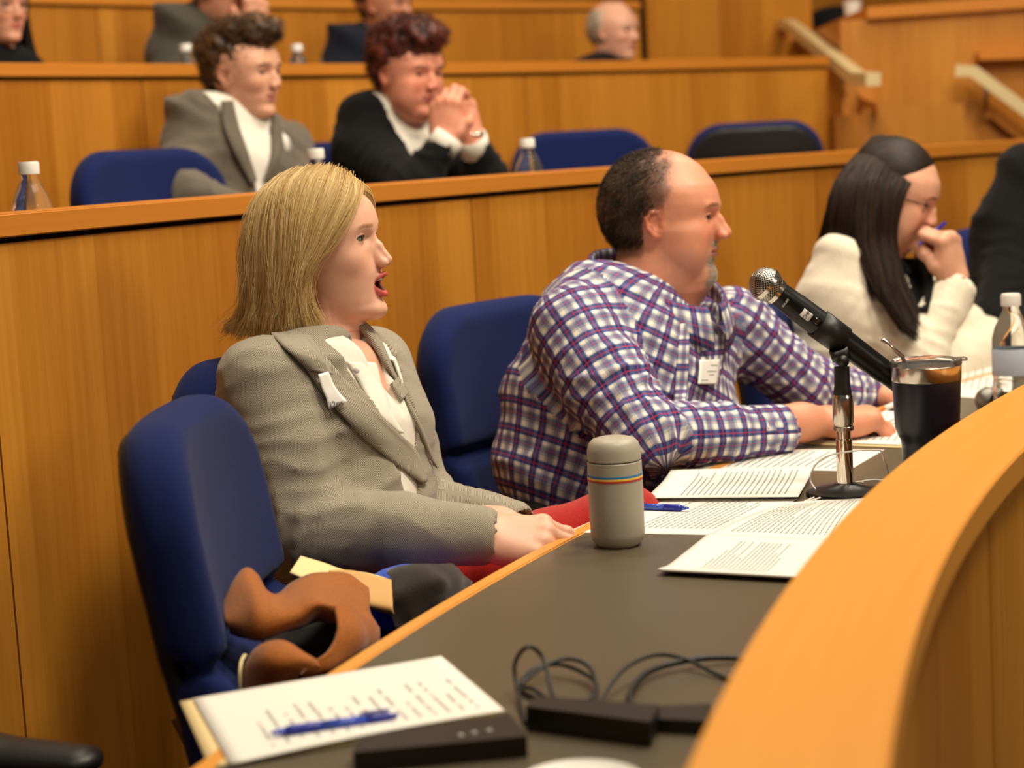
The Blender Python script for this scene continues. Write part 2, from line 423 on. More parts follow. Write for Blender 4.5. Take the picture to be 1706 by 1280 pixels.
# floors of the tiers
for i, (ra, rb) in enumerate(((.5, R2+.03), (R2+.02, R3+.03), (R3+.02, R4+.03), (R4+.02, 14.5))):
    o = arc_obj('floor' if i == 0 else 'floor_tier_%d' % (i+1), MAT['carpet'], None, [dict(r0=ra, r1=rb, z0=RISE*i-.12, z1=RISE*i, a0=95, a1=200, step=2.5)])
    tag(o, kind='structure')
def row(label, Rf, zf, a0, a1, seams, z_cap, front=False):
    t = thing('curved_desk', label, 'desk', pol(Rf+.3, (a0+a1)/2, zf), group=None)
    t.location = (0, 0, 0)
    arc_obj('front_panel', [MAT['wood'], MAT['dark']], t, panels(Rf+.012, zf-(0 if front else RISE), z_cap-.035, a0, a1, seams))
    arc_obj('ledge', MAT['cap_light' if front else 'cap'], t, [dict(r0=Rf, r1=Rf+.125, z0=z_cap-.035, z1=z_cap, a0=a0, a1=a1, step=.8)], bevel=.002)
    arc_obj('desktop', MAT['laminate'], t, [dict(r0=Rf+.078, r1=Rf+.634, z0=zf+.708, z1=zf+.738, a0=a0, a1=a1, step=.8)])
    arc_obj('edge_strip', MAT['cap_light' if front else 'cap'], t, [dict(r0=Rf+.634, r1=Rf+.656, z0=zf+.700, z1=zf+.740, a0=a0, a1=a1, step=.8)], bevel=.002)
    arc_obj('inner_panel', MAT['wood'], t, [dict(r0=Rf+.082, r1=Rf+.112, z0=zf, z1=z_cap-.036, a0=a0, a1=a1)])
    return t
row('front row curved desk with charcoal top and pale maple ledge, papers and bottle on it', RO, 0, 112, 192,
    [seam(1668, 1000, RO), seam(1668, 1000, RO)+14, seam(1668, 1000, RO)-12], Z_LEDGE, True)
row('second row curved maple desk right behind the blonde woman and plaid-shirt man', R2, RISE, 112, 178,
    [seam(25, 900, R2), seam(796, 400, R2), seam(1365, 300, R2), 176], 1.229)
a3 = seam(1382, 100, R3)
row('third row curved maple desk behind the two young men in blazers', R3, 2*RISE, a3, 172, [seam(246, 200, R3), seam(880, 180, R3)], 1.567)
a4 = seam(1068, 12, R4)
row('topmost curved maple desk behind the bald man', R4, 3*RISE, a4, 168, [seam(166, 50, R4), seam(700, 30, R4)], 1.905)
# tall wall panels closing the back of the hall
wb = arc_obj('wall_back', [MAT['wood'], MAT['dark']], None, panels(R4+.9, 0.9, 4.6, 96, 172, [seam(1204, 40, R4+.9), seam(1100, 40, R4+.9)]+list(range(140, 172, 6))))
tag(wb, kind='structure')
wp = arc_obj('wall_landing', [MAT['wood'], MAT['dark']], None, panels(R4+.02, 2*RISE, 3.4, a4-5.4, a4-.25, [seam(1204, 40, R4)]))
tag(wp, kind='structure')
# block beside the aisle stair: side wall with rail, front wall
def prism(bm, pts, h0, h1=None, d=None):
    """quad from four points thickened by vector d"""
    a = [bm.verts.new(p) for p in pts]; b = [bm.verts.new(Vector(p)+d) for p in pts]; n = len(pts)
    uvl = bm.loops.layers.uv.verify()
    fs = [bm.faces.new(a), bm.faces.new(b[::-1])]+[bm.faces.new((a[i], b[i], b[(i+1) % n], a[(i+1) % n])) for i in range(n)]
    for f in fs:
        for l in f.loops: l[uvl].uv = (l.vert.co.x*.7+l.vert.co.y*.7, l.vert.co.z)
A = at(1454, 130, 7.3); B = at(1318, 60, 9.6); Cc = at(1830, 120, 7.1)
def zat(p, px, py):  # height seen at pixel above plan point p
    r = at(px, py, 1)-CAM; k = (p.y-CAM.y)/r.y; return CAM.z+r.z*k
ztop = zat(A, 1454, 14)
def wallq(name, P, Q, z0, z1, thick=.12, material=None):
    n = Vector((-(Q-P).y, (Q-P).x, 0)).normalized()*thick
    if n.y < 0: n = -n
    bm = bmesh.new(); prism(bm, [(P.x, P.y, z0), (Q.x, Q.y, z0), (Q.x, Q.y, z1), (P.x, P.y, z1)], 0, d=n)
    return bm_obj(name, bm, material or MAT['wood'])
o = wallq('wall_stair', A, Cc, .3, ztop-.04); tag(o, kind='structure')
o = wallq('wall_stair_side', A, B, .3, ztop-.04); tag(o, kind='structure')
bm = bmesh.new()
dirc = (Cc-A).normalized()
prism(bm, [(A.x-.02, A.y-.03, ztop-.04), (Cc.x, Cc.y-.03, ztop-.04), (Cc.x+.1, Cc.y+2, ztop-.04), (B.x-.02, B.y, ztop-.04)], 0, d=Vector((0, 0, .045)))
o = bm_obj('trim_1', bm, MAT['cap']); tag(o, kind='structure')
def onside(px, py, off=.0):
    """point on the aisle side wall plane seen at a pixel"""
    r = at(px, py, 1)-CAM; n = Vector((-(B-A).y, (B-A).x, 0)).normalized(); 
    if n.x > 0: n = -n
    k = ((A-CAM).dot(n)+off)/r.dot(n); return CAM+r*k
def onfront(px, py, off=.0):
    r = at(px, py, 1)-CAM; n = Vector((-(Cc-A).y, (Cc-A).x, 0)).normalized()
    if n.y > 0: n = -n
    k = ((A-CAM).dot(n)+off)/r.dot(n); return CAM+r*k
def bar(bm, pts, w, h):
    """flat bar following points, horizontal width w and height h"""
    rows = []
    for i, p in enumerate(pts):
        t = (pts[min(i+1, len(pts)-1)]-pts[max(i-1, 0)]).normalized(); s_ = t.cross(Vector((0, 0, 1))).normalized(); u = s_.cross(t)
        rows.append([bm.verts.new(p+s_*a+u*b) for a, b in ((-w/2, -h/2), (w/2, -h/2), (w/2, h/2), (-w/2, h/2))])
    for a, b in zip(rows[:-1], rows[1:]):
        for k in range(4): bm.faces.new((a[k], a[(k+1) % 4], b[(k+1) % 4], b[k]))
    bm.faces.new(rows[0][::-1]); bm.faces.new(rows[-1])
def rail(label, pts, brk):
    t = thing('handrail', label, 'handrail')
    bm = bmesh.new(); bar(bm, pts, .05, .045); bm_obj('rail', bm, MAT['satin'], t, smooth=True, bevel=.008)
    for p, q in brk:
        bm = bmesh.new(); add_tube(bm, [p, p+Vector((0, 0, -.09)), q+Vector((0, 0, -.09))], .01, 8); bm_obj('bracket', bm, MAT['steel'], t, smooth=True)
pts = [onside(1291, 40, .16), onside(1316, 41, .16), onside(1430, 131, .16), onside(1455, 132, .16)]
rail('pale handrail on the side wall of the aisle stair, above the bald man', pts, [(pts[1].lerp(pts[2], .1), onside(1327, 70, 0)), (pts[1].lerp(pts[2], .8), onside(1410, 128, 0))])
pts = [onfront(1592, 118, .15), onfront(1622, 119, .15), onfront(1720, 192, .15), onfront(1760, 222, .15)]
rail('pale handrail running out of the frame above the dark-haired woman', pts, [(pts[1].lerp(pts[2], .2), onfront(1640, 140, 0))])
def stringer(name, px, off, f, drop=.1):
    top = [f(a, b, off) for a, b in px]; base = [f(a, b, 0.002) for a, b in px]
    bm = bmesh.new(); rows = []
    for p, q in zip(top, base):
        rows.append([bm.verts.new(v) for v in (p, q, Vector((q.x, q.y, p.z)) , Vector((p.x, p.y, p.z-drop)), )])
    for a, b in zip(rows[:-1], rows[1:]):
        bm.faces.new((a[0], b[0], b[2], a[2])); bm.faces.new((a[0], a[3], b[3], b[0]))
        bm.faces.new((a[3], a[2], b[2], b[3]))
    bm.faces.new((rows[0][0], rows[0][2], rows[0][3])); bm.faces.new((rows[-1][0], rows[-1][3], rows[-1][2]))
    for r_ in rows: bm.verts.remove(r_[1])
    o = bm_obj(name, bm, MAT['cap']); tag(o, kind='structure'); return o
stringer('trim_2', [(1316, 84), (1345, 92), (1392, 112), (1437, 164), (1460, 172)], .06, onside, .05)
stringer('trim_3', [(1640, 172), (1652, 176), (1716, 226), (1730, 232)], .06, onfront, .05)
bm = bmesh.new(); p0, p1 = onfront(1632, 100, .08), onfront(1730, 97, .08)
prism(bm, [p0, p1, p1+Vector((0, 0, .03)), p0+Vector((0, 0, .03))], 0, d=Vector((0, .1, 0)))
o = bm_obj('trim_4', bm, MAT['cap']); tag(o, kind='structure')
# lower front face of the stair block
P0, P1 = at(1437, 200, 7.0), at(1385, 200, 7.9)
o = wallq('wall_stair_lower', P0, at(1606, 200, 7.0), .3, zat(P0, 1440, 181), .1); tag(o, kind='structure')
o = wallq('wall_stair_base', P0, P1, .3, zat(P0, 1440, 181)-.02, .1); tag(o, kind='structure')
# ------------------------------------------------------------------ people: heads (local frame: x forward, y left, z up, chin at 0, crown at 1)
def lerp_tab(tab, z):
    a = np.array(tab, float); return np.interp(z, a[:, 0], a[:, 1])
FACE_X = [(-.02, .20), (.0, .285), (.03, .335), (.08, .35), (.13, .335), (.17, .345), (.21, .36), (.27, .36), (.33, .365), (.40, .37), (.47, .365), (.53, .375), (.57, .392), (.62, .383), (.68, .362), (.74, .33), (.80, .24), (.86, .12)]
FACE_W = [(-.02, .12), (.0, .16), (.05, .20), (.12, .235), (.2, .265), (.3, .29), (.4, .315), (.48, .325), (.6, .328), (.68, .315), (.74, .28), (.80, .2), (.86, .1)]
def head_mesh(H, p=None, vox=.0022, neck=None, neck_r=.052):
    """face, skull, ears and neck as one surface; sizes in head heights, returned in metres. neck: list of points in head units"""
    P = dict(open=0., brow=.012, nose_tip=(.478, .365), nose_w=.045, lips=1., jaw=1., chinx=0., fat=0., eye=.015, lid=0., ears=1, nose_r=.034, top=1., back=.50, neckfat=0)
    P.update(p or {})
    h = vox/H; op = P['open']; je = P['jaw']
    pts = neck or [(-.10, 0, .2), (-.2, 0, -.35)]
    lo = np.minimum([-.60, -.45, -.16-op*.5], np.min(np.array(pts), 0)-.35); hi = np.maximum([.56, .45, 1.08], np.max(np.array(pts), 0)+.3)
    Fd = Field(lo, hi, h)
    fx = np.array(FACE_X, float); fw = np.array(FACE_W, float)
    fx[:4, 1] += P['chinx']; fx[4:6, 1] += P['chinx']*.5
    fw[:, 1] *= np.where(fw[:, 0] < .45, je, 1.)
    if op:  # lower face drops with the jaw
        fx[:, 0] = np.where(fx[:, 0] < .22, fx[:, 0]-op*(1-np.clip((fx[:, 0]-.10)/.14, 0, 1)*.6), fx[:, 0]); fx[:5, 1] -= op*.22
        fw[:, 0] = np.where(fw[:, 0] < .3, fw[:, 0]-op*(1-np.clip(fw[:, 0]/.3, 0, 1)), fw[:, 0])
        order = np.argsort(fx[:, 0]); fx = fx[order]
    if 'prof' in P: fx = np.array(P['prof'], float)
    if 'wid' in P: fw = np.array(P['wid'], float)
    zlo = fx[0, 0]
    zt = np.linspace(zlo, .88, 240); ker = np.exp(-np.linspace(-2, 2, 17)**2); ker /= ker.sum()
    def smt(tab, x=None):
        t = np.interp(zt if x is None else x, tab[:, 0], tab[:, 1]); return np.convolve(np.pad(t, 8, 'edge'), ker, 'valid')
    FXT, FWT, FBT = smt(fx), smt(fw), smt(np.array([(-.1, .10), (.1, .18), (.25, .24), (.5, .28), (.88, .2)]))
    def face(X):
        z = np.clip(X[..., 2], zlo, .86); c = .06
        xf = np.interp(z, zt, FXT)-c; wd = np.interp(z, zt, FWT); xb = np.interp(z, zt, FBT)
        a = np.where(X[..., 0] > c, xf, xb)
        e = np.interp(z, [0, .3, .6, .8], [2.1, 2.3, 2.5, 2.4])
        n = (np.abs((X[..., 0]-c)/a)**e+np.abs(X[..., 1]/wd)**e)**(1/e)
        d = (n-1)*np.minimum(a, wd)*.9
        return np.maximum(d, np.maximum(zlo-X[..., 2], X[..., 2]-.8)) if False else smin(d*0+9, -smin(-d, -(zlo-X[..., 2]), .05), 0)
    Fd.put((-.4, -.4, zlo), (.5, .4, .86), face, .01)
    Fd.ell((-.065, 0, .63), (.435, .345, .375*P['top']), k=.10)
    Fd.ell((-.26, 0, .55), (P['back']-.24, .27, .27), k=.08)
    def both(f):
        for s in (1, -1): f(s)
    # cheeks, brow, sockets
    both(lambda s: Fd.ell((.235, s*.17, .385), (.10+P['fat']*.3, .085+P['fat'], .085), k=.07))
    if P['fat']:
        both(lambda s: Fd.ell((.14, s*.2, .17), (.14, .08+P['fat'], .12), k=.10)); both(lambda s: Fd.ell((.18, s*.215, .29), (.13, .078+P['fat'], .13), k=.10)); Fd.ell((.15, 0, .0), (.15, .17, .07+P['fat']*.5), k=.08)
    both(lambda s: Fd.ell((.385, s*.135, P.get('ez', .497)), (.05, .07, .042), k=.05, op='cut'))
    both(lambda s: Fd.cap((.372, s*.06, .575), (.335, s*.2, .585), P['brow']+.012, P['brow']+.004, k=.035))
    # eyeballs' lids
    ez = P.get('ez', .497); ex = P.get('ex', .298); ey = .148; er = .056
    both(lambda s: Fd.ell((ex, s*ey, ez), (er+.007,)*3, k=.012))
    def slit(s):
        def fn(X):
            q = X-np.array((ex, s*ey, ez)); u = q[..., 1]*s/.054-.08; hgt = P['eye']*np.sqrt(np.clip(1-u*u, 0, 1)); up = P['lid']
            return np.maximum(np.maximum(np.abs(q[..., 2]-up+.002)-hgt, np.abs(u)*.05-.05), -(q[..., 0]-.01))
        Fd.put((ex, s*ey-.06, ez-.05), (ex+.09, s*ey+.06, ez+.05), fn, .004, 'cut')
    both(slit)
    both(lambda s: Fd.chain([(ex+.032, s*(ey-.052), ez+.002), (ex+.056, s*(ey-.02), ez+P['eye']+.010), (ex+.050, s*(ey+.025), ez+P['eye']+.008), (ex+.025, s*(ey+.058), ez)], [.005, .007, .007, .004], k=.008))
    # nose
    tx, tz = P['nose_tip']; nr = P['nose_r']
    nb = P.get('nasion', (.372, .555)); Fd.chain([(nb[0]-.018, 0, nb[1]), ((nb[0]-.018)*.55+(tx-nr)*.45+P.get('hump', .004), 0, nb[1]*.55+tz*.45), (tx-nr, 0, tz)], [.018, .023, nr], k=.03)
    Fd.chain([(.345, 0, .52), (.36, 0, .44), (tx-.10, 0, tz+.01)], [.03, .036, .042], k=.035)
    both(lambda s: Fd.cap((.36, s*.012, .45), (tx-.075, s*.028, tz), .022, .026, k=.03))
    both(lambda s: Fd.ell((tx-.058, s*P['nose_w'], tz-.022), (.036, .024, .027), k=.022))
    Fd.cap((tx-.035, 0, tz-.025), (.375, 0, tz-.055), .014, .016, k=.02)
    both(lambda s: Fd.ell((tx-.048, s*.024, tz-.05), (.020, .011, .013), k=.008, op='cut'))
    # mouth
    lz = .235; L_ = P['lips']
    if 'mouth' in P:
        (cx_, cy_, cz_), (ux, uz), (dx_, dz), gap = P['mouth']
        Fd.ell((ux-.05, 0, (uz+dz)/2), (.10, cy_*.86, gap), k=.02, op='cut')
        for s in (1, -1):
            Fd.chain([(cx_, s*cy_, cz_), (cx_*.42+ux*.58-.006, s*cy_*.55, cz_*.3+uz*.7), (ux-.012, s*.014, uz)], [.008, .015*L_, .018*L_], k=.018)
            Fd.chain([(cx_, s*cy_, cz_), (cx_*.42+dx_*.58-.004, s*cy_*.5, cz_*.22+dz*.78), (dx_-.014, s*.01, dz)], [.008, .017*L_, .020*L_], k=.018)
    elif op:
        up, dn = lz+.012, lz-op*.62
        Fd.ell((.375, 0, (up+dn)/2-.004), (.13, .062, (up-dn)/2-.004), k=.015, op='cut')
        Fd.chain([(.315, .078, (up+dn)/2), (.362, .045, up+.002), (.392, .014, up+.012), (.392, -.014, up+.012), (.362, -.045, up+.002), (.315, -.078, (up+dn)/2)], [.010, .016*L_, .020*L_, .020*L_, .016*L_, .010], k=.012)
        Fd.chain([(.315, .078, (up+dn)/2), (.350, .045, dn-.004), (.374, .012, dn-.012), (.374, -.012, dn-.012), (.350, -.045, dn-.004), (.315, -.078, (up+dn)/2)], [.010, .019*L_, .024*L_, .024*L_, .019*L_, .010], k=.012)
    else:
        Fd.chain([(.312, .095, lz-.004), (.356, .05, lz+.011), (.378, .014, lz+.018), (.378, -.014, lz+.018), (.356, -.05, lz+.011), (.312, -.095, lz-.004)], [.006, .014*L_, .017*L_, .017*L_, .014*L_, .006], k=.014)
        Fd.chain([(.312, .09, lz-.008), (.352, .045, lz-.020), (.370, 0, lz-.026), (.352, -.045, lz-.020), (.312, -.09, lz-.008)], [.006, .015*L_, .021*L_, .015*L_, .006], k=.014)
        def line(X): return np.maximum(np.abs(X[..., 2]-(lz-.003-.5*(X[..., 1]/.1)**2*.02))-.0035, np.abs(X[..., 1])-.092)
        Fd.put((.33, -.1, lz-.03), (.43, .1, lz+.02), lambda X: np.maximum(line(X), .352-.9*X[..., 1]**2*8-X[..., 0]), .008, 'cut')
    cc = P.get('chinc', (.285+P['chinx']-op*.2, .065-op)); Fd.ell((cc[0], 0, cc[1]), (.062, .085*je, .06), k=.06)
    # ears
    if P['ears']:
        ED = P.get('ear', (0, 0, 0)); Fd.lo = Fd.lo-np.array(ED); Fd.ax = [Fd.lo[i]+np.arange(Fd.n[i])*Fd.h for i in range(3)]
        for s in (1, -1):
            Fd.ell((-.015, s*.325, .45), (.062, .030, .095), rot=[[.94, 0, .34], [0, 1, 0], [-.34, 0, .94]] if 0 else None, k=.02)
            Fd.chain([(.02, s*.335, .50), (.0, s*.352, .545), (-.045, s*.362, .55), (-.085, s*.365, .50), (-.075, s*.362, .43), (-.03, s*.345, .375), (.0, s*.335, .365)], [.011, .013, .015, .015, .014, .020, .014], k=.012)
            Fd.ell((.0, s*.365, .455), (.040, .026, .050), k=.012, op='cut')
            Fd.ell((.028, s*.335, .45), (.018, .016, .022), k=.015)
            Fd.chain([(-.045, s*.345, .50), (-.052, s*.352, .45), (-.03, s*.35, .41)], [.009, .010, .008], k=.012)
        Fd.lo = Fd.lo+np.array(ED); Fd.ax = [Fd.lo[i]+np.arange(Fd.n[i])*Fd.h for i in range(3)]
    # neck
    nr_ = neck_r/H
    Fd.chain(pts, [nr_*(.98 if i == 0 else 1+.12*i) for i in range(len(pts))], k=.09)
    if P['neckfat']: Fd.cap((.19, 0, .01), (-.02, 0, -.18), .13, .17, k=.1)
    V, Q = Fd.mesh()
    return V, Q
def sstep(a, b, x): t = np.clip((x-a)/(b-a), 0, 1); return t*t*(3-2*t)
def head_colors(V, skin, lip, opt=None):
    """natural colour of skin zones: lips, brows, stubble, flushed cheeks"""
    o = dict(open=0, flush=.35, brow=None, beard=None, scalp=None, inner=True, brow_z=.583); o.update(opt or {})
    x, y, z = V.T; ay = np.abs(y); C = np.repeat(np.array(skin[:3])[None], len(V), 0)
    def lay(m_, col): C[:] = C*(1-m_[:, None])+np.array(col[:3])[None]*m_[:, None]
    red = np.array(skin[:3])*np.array([1.0, .66, .6])
    fl = o['flush']
    if fl: 
        lay(fl*np.exp(-(((x-.28)/.14)**2+((ay-.19)/.10)**2+((z-.36)/.10)**2)), red)
        lay(fl*1.1*np.exp(-(((x-.45)/.06)**2+(ay/.06)**2+((z-.35)/.05)**2)), red)
        lay(fl*.9*sstep(.32, .36, ay)*(x < .05)*(z < .6), red)
        lay(fl*.5*np.exp(-((z+.1)/.12)**2), red)
    lz = .235; op = o['open']
    if op: up, dn = lz+.012, lz-op*.62
    else: up = dn = lz-.003
    cz = (up+dn)/2; hh = (up-dn)/2; lx0, lx1 = .30, .325; mw = .095
    if 'mouth' in o:
        (cx_, cy_, cz_), (ux, uz), (dx_, dz), gap = o['mouth']; up, dn = uz-.016, dz+.016; cz = (uz+dz)/2; hh = (uz-dz)/2-.006; lx0, lx1 = cx_-.02, cx_; mw = cy_+.006; op = 1
    q = (ay/mw)**2+((z-cz)/(hh+.034))**2
    m_ = (1-sstep(.75, 1.05, q))*sstep(lx0, lx1, x)
    lay(m_*.9, lip)
    if op: lay((1-sstep(.7, 1.1, (ay/.07)**2+((z-cz)/(hh+.002))**2))*(x < (.365 if 'mouth' not in o else ux-.035))*(x > .1), (.12, .02, .015))
    if o['brow'] is not None:
        bz = o['brow_z']+.035*(ay-.06)-.35*np.maximum(ay-.17, 0)
        nz = .5+.5*vnoise(V, 60)
        lay((1-sstep(.008, .019, np.abs(z-bz)))*sstep(.045, .07, ay)*(1-sstep(.20, .235, ay))*(x > .2)*(.55+.45*nz), o['brow'])
    if o['beard'] is not None:
        col, kind = o['beard']; nz = .5+.5*vnoise(V, 70)
        if kind == 'goatee':
            g = (np.exp(-((ay/.10)**4))*sstep(.24, .21, z)*sstep(.2, .26, x)+.8*(1-sstep(.02, .035, np.abs(z-.29)))*(ay < .1)*(x > .3))*(1-m_)
            lay(np.clip(g*(.25+.6*nz), 0, .8), col)
            lay(.18*sstep(.3, .2, z)*sstep(-.1, .1, x), col)
        else: lay(.25*sstep(.3, .2, z)*sstep(0, .1, x)*(.5+.5*nz), col)
    C *= (1+.05*vnoise(V, 22, 2)[:, None])
    return np.clip(C, 0, 1)
m = MAT['skin'] = mat('skin', (.7, .45, .35), .46)
a_ = N(m, 'ShaderNodeAttribute', attribute_name='col'); L(m, a_.outputs['Color'], BS(m).inputs['Base Color'])
b_ = BS(m); b_.inputs['Subsurface Weight'].default_value = .18; b_.inputs['Subsurface Scale'].default_value = .012; b_.inputs['Subsurface Radius'].default_value = (1, .35, .2)
b_.inputs['Specular IOR Level'].default_value = .42
bump(m, noise(m, objc(m), 260, 3), .12, .0008)
def iris_mat(name, col):
    m = mat(name, srgb(225, 215, 205), .08); u = objc(m)
    g = N(m, 'ShaderNodeAttribute', attribute_name='ang').outputs['Fac']
    L(m, ramp(m, g, [(0, (.004, .004, .004, 1)), (.17, (.004, .004, .004, 1)), (.20, col), (.40, tuple(c*.5 for c in col[:3])+(1,)), (.46, srgb(226, 214, 204)), (1, srgb(214, 190, 178))]), BS(m).inputs['Base Color'])
    return m
MAT['eye_grey'] = iris_mat('grey_green_iris', srgb(128, 138, 118)); MAT['eye_brown'] = iris_mat('brown_iris', srgb(60, 36, 20))
def hat(name, c0, c1, rough=.45, spec=.5):
    m = mat(name, c0, rough); BS(m).inputs['Specular IOR Level'].default_value = spec
    t = N(m, 'ShaderNodeAttribute', attribute_name='tone').outputs['Fac']
    L(m, ramp(m, t, [(0, c0), (1, c1)]), BS(m).inputs['Base Color']); return m
def hair_mesh(V, Q, name, material, parent, tone=None, smooth=True):
    me = np_mesh(name, V, Q); t = me.attributes.new('tone', 'FLOAT', 'POINT')
    t.data.foreach_set('value', (np.full(len(V), .3) if tone is None else tone).astype(np.float32))
    return new_obj(name, me, material, parent, smooth=smooth)
def P_anchor(fwd, up, H, loc, world):
    p = Pose((0, 0, 0), fwd, up, H); p.o = np.array(world, float)-p.w([loc])[0]; return p
class Pose:
    """head frame: origin = chin-level axis point in the world, forward/up vectors, head height"""
    def __init__(s, origin, fwd, up, H):
        f = Vector(fwd).normalized(); u = Vector(up); u = (u-f*u.dot(f)).normalized(); l = u.cross(f)
        s.R = np.array([list(f), list(l), list(u)]); s.o = np.array(origin, float); s.H = H
    def w(s, V): return (np.asarray(V, float)*s.H)@s.R+s.o
    def l(s, W): return ((np.asarray(W, float)-s.o)@s.R.T)/s.H
def join_np(parts):
    """[(V,Q,C)] -> one"""
    V = []; Q = []; C = []; n = 0
    for v, q, c in parts:
        V.append(v); Q.append(q+n); C.append(c); n += len(v)
    return np.concatenate(V), np.concatenate(Q), np.concatenate(C)
def col_mesh(name, V, Q, C, material, parent=None):
    me = np_mesh(name, V, Q); a = me.attributes.new('col', 'FLOAT_COLOR', 'POINT')
    a.data.foreach_set('color', np.concatenate([C, np.ones((len(C), 1))], 1).astype(np.float32).ravel())
    return new_obj(name, me, material, parent, smooth=True)
def eyeball(pose, s, gaze, material, parent, z=.497):
    """gaze: unit vector in head frame"""
    bm = bmesh.new(); bmesh.ops.create_uvsphere(bm, u_segments=32, v_segments=24, radius=1)
    g = Vector(gaze).normalized(); V = np.array([v.co[:] for v in bm.verts]); ang = np.arccos(np.clip(V@np.array(g), -1, 1))/math.pi*2
    me = bpy.data.meshes.new('eye'); bm.to_mesh(me); bm.free()
    W = pose.w(V*.0555+np.array((.300, s*.148, z))); me.vertices.foreach_set('co', W.astype(np.float32).ravel())
    a = me.attributes.new('ang', 'FLOAT', 'POINT'); a.data.foreach_set('value', (ang*.9).astype(np.float32)); me.update()
    return new_obj('eye', me, material, parent, smooth=True)
def interp_guides(G, u, v):
    """G (g, k, 3) guide curves; u in 0..g-1, v in 0..k-1 arrays -> points, Catmull-Rom both ways"""
    def cr_(A, t, ax):
        n = A.shape[ax]; i = np.clip(np.floor(t).astype(int), 0, n-2); f = (t-i)[..., None]
        return i, f
    g, k, _ = G.shape
    def cat(p0, p1, p2, p3, t): return .5*((2*p1)+(p2-p0)*t+(2*p0-5*p1+4*p2-p3)*t*t+(3*p1-p0-3*p2+p3)*t**3)
    iu = np.clip(np.floor(u).astype(int), 0, g-2); fu = (u-iu)[..., None]
    iv = np.clip(np.floor(v).astype(int), 0, k-2); fv = (v-iv)[..., None]
    def row(i): 
        i = np.clip(i, 0, g-1)
        return cat(G[i, np.clip(iv-1, 0, k-1)], G[i, iv], G[i, np.clip(iv+1, 0, k-1)], G[i, np.clip(iv+2, 0, k-1)], fv)
    return cat(row(iu-1), row(iu), row(iu+1), row(iu+2), fu)
def guide_hair(name, G, pose, material, parent, n, r, seg=16, layer=.06, clump=.012, frizz=.004, centre=(-.06, 0, .5), under=True, tip_spread=.02, seed=1, tone_lo=0., lenvar=.12, root=.0, shell_k=.93, tone_c=.45):
    """long hair flowing along guide curves (head units), with an inner shell"""
    R = np.random.RandomState(seed); g, k, _ = G.shape; c = np.array(centre)
    u = np.sort(R.rand(n))*(g-1); end = (k-1)*(1-lenvar*R.rand(n)**1.5)
    v = np.linspace(0, 1, seg)[None]*end[:, None]; U = np.repeat(u[:, None], seg, 1)
    cl = vnoise(np.stack([U*2.2, v*.35, U*0+seed], -1), 1.5)
    U2 = np.clip(U+cl*.16*np.linspace(0, 1, seg)[None], 0, g-1)
    P = interp_guides(G, U2, v)
    dep = R.rand(n)**1.3*layer; dep[R.rand(n) < .06] *= -.35
    w1 = np.linspace(0, 1, seg)[None, :, None]
    P = c+(P-c)*(1-dep[:, None, None]*(1.0-.3*w1))
    key = np.floor(u*9)+.37*np.floor(u*9/3)
    P += clump*w1*np.stack([vnoise(np.stack([key[:, None]+v*0, v*.9, v*0+j*3+seed], -1), .9) for j in range(3)], -1)
    P += frizz*(.3+w1)*np.stack([vnoise(np.stack([u[:, None]*31+v*0, v*.7+R.rand(n)[:, None]*9, v*0+j*5], -1), 1.) for j in range(3)], -1)
    P += tip_spread*(w1**3)*(R.rand(n, 1, 3)-.5)
    tone = np.clip(tone_lo+.42+tone_c*vnoise(np.stack([u*5, u*0, u*0], -1), 1.7)+.35*(R.rand(n)-.4), 0, 1)
    o = strands(name, pose.w(P), r*(.6+.8*R.rand(n)), material, parent, tone=tone)
    if under:
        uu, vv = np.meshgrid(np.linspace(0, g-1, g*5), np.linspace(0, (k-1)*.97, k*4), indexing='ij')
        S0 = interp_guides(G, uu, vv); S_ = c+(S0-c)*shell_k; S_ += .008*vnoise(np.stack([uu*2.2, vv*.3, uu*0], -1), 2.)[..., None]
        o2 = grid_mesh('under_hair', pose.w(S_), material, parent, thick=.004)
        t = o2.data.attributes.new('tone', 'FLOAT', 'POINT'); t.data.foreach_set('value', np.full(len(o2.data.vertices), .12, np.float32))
    return o
def mirror(G): M_ = G.copy(); M_[..., 1] *= -1; return M_
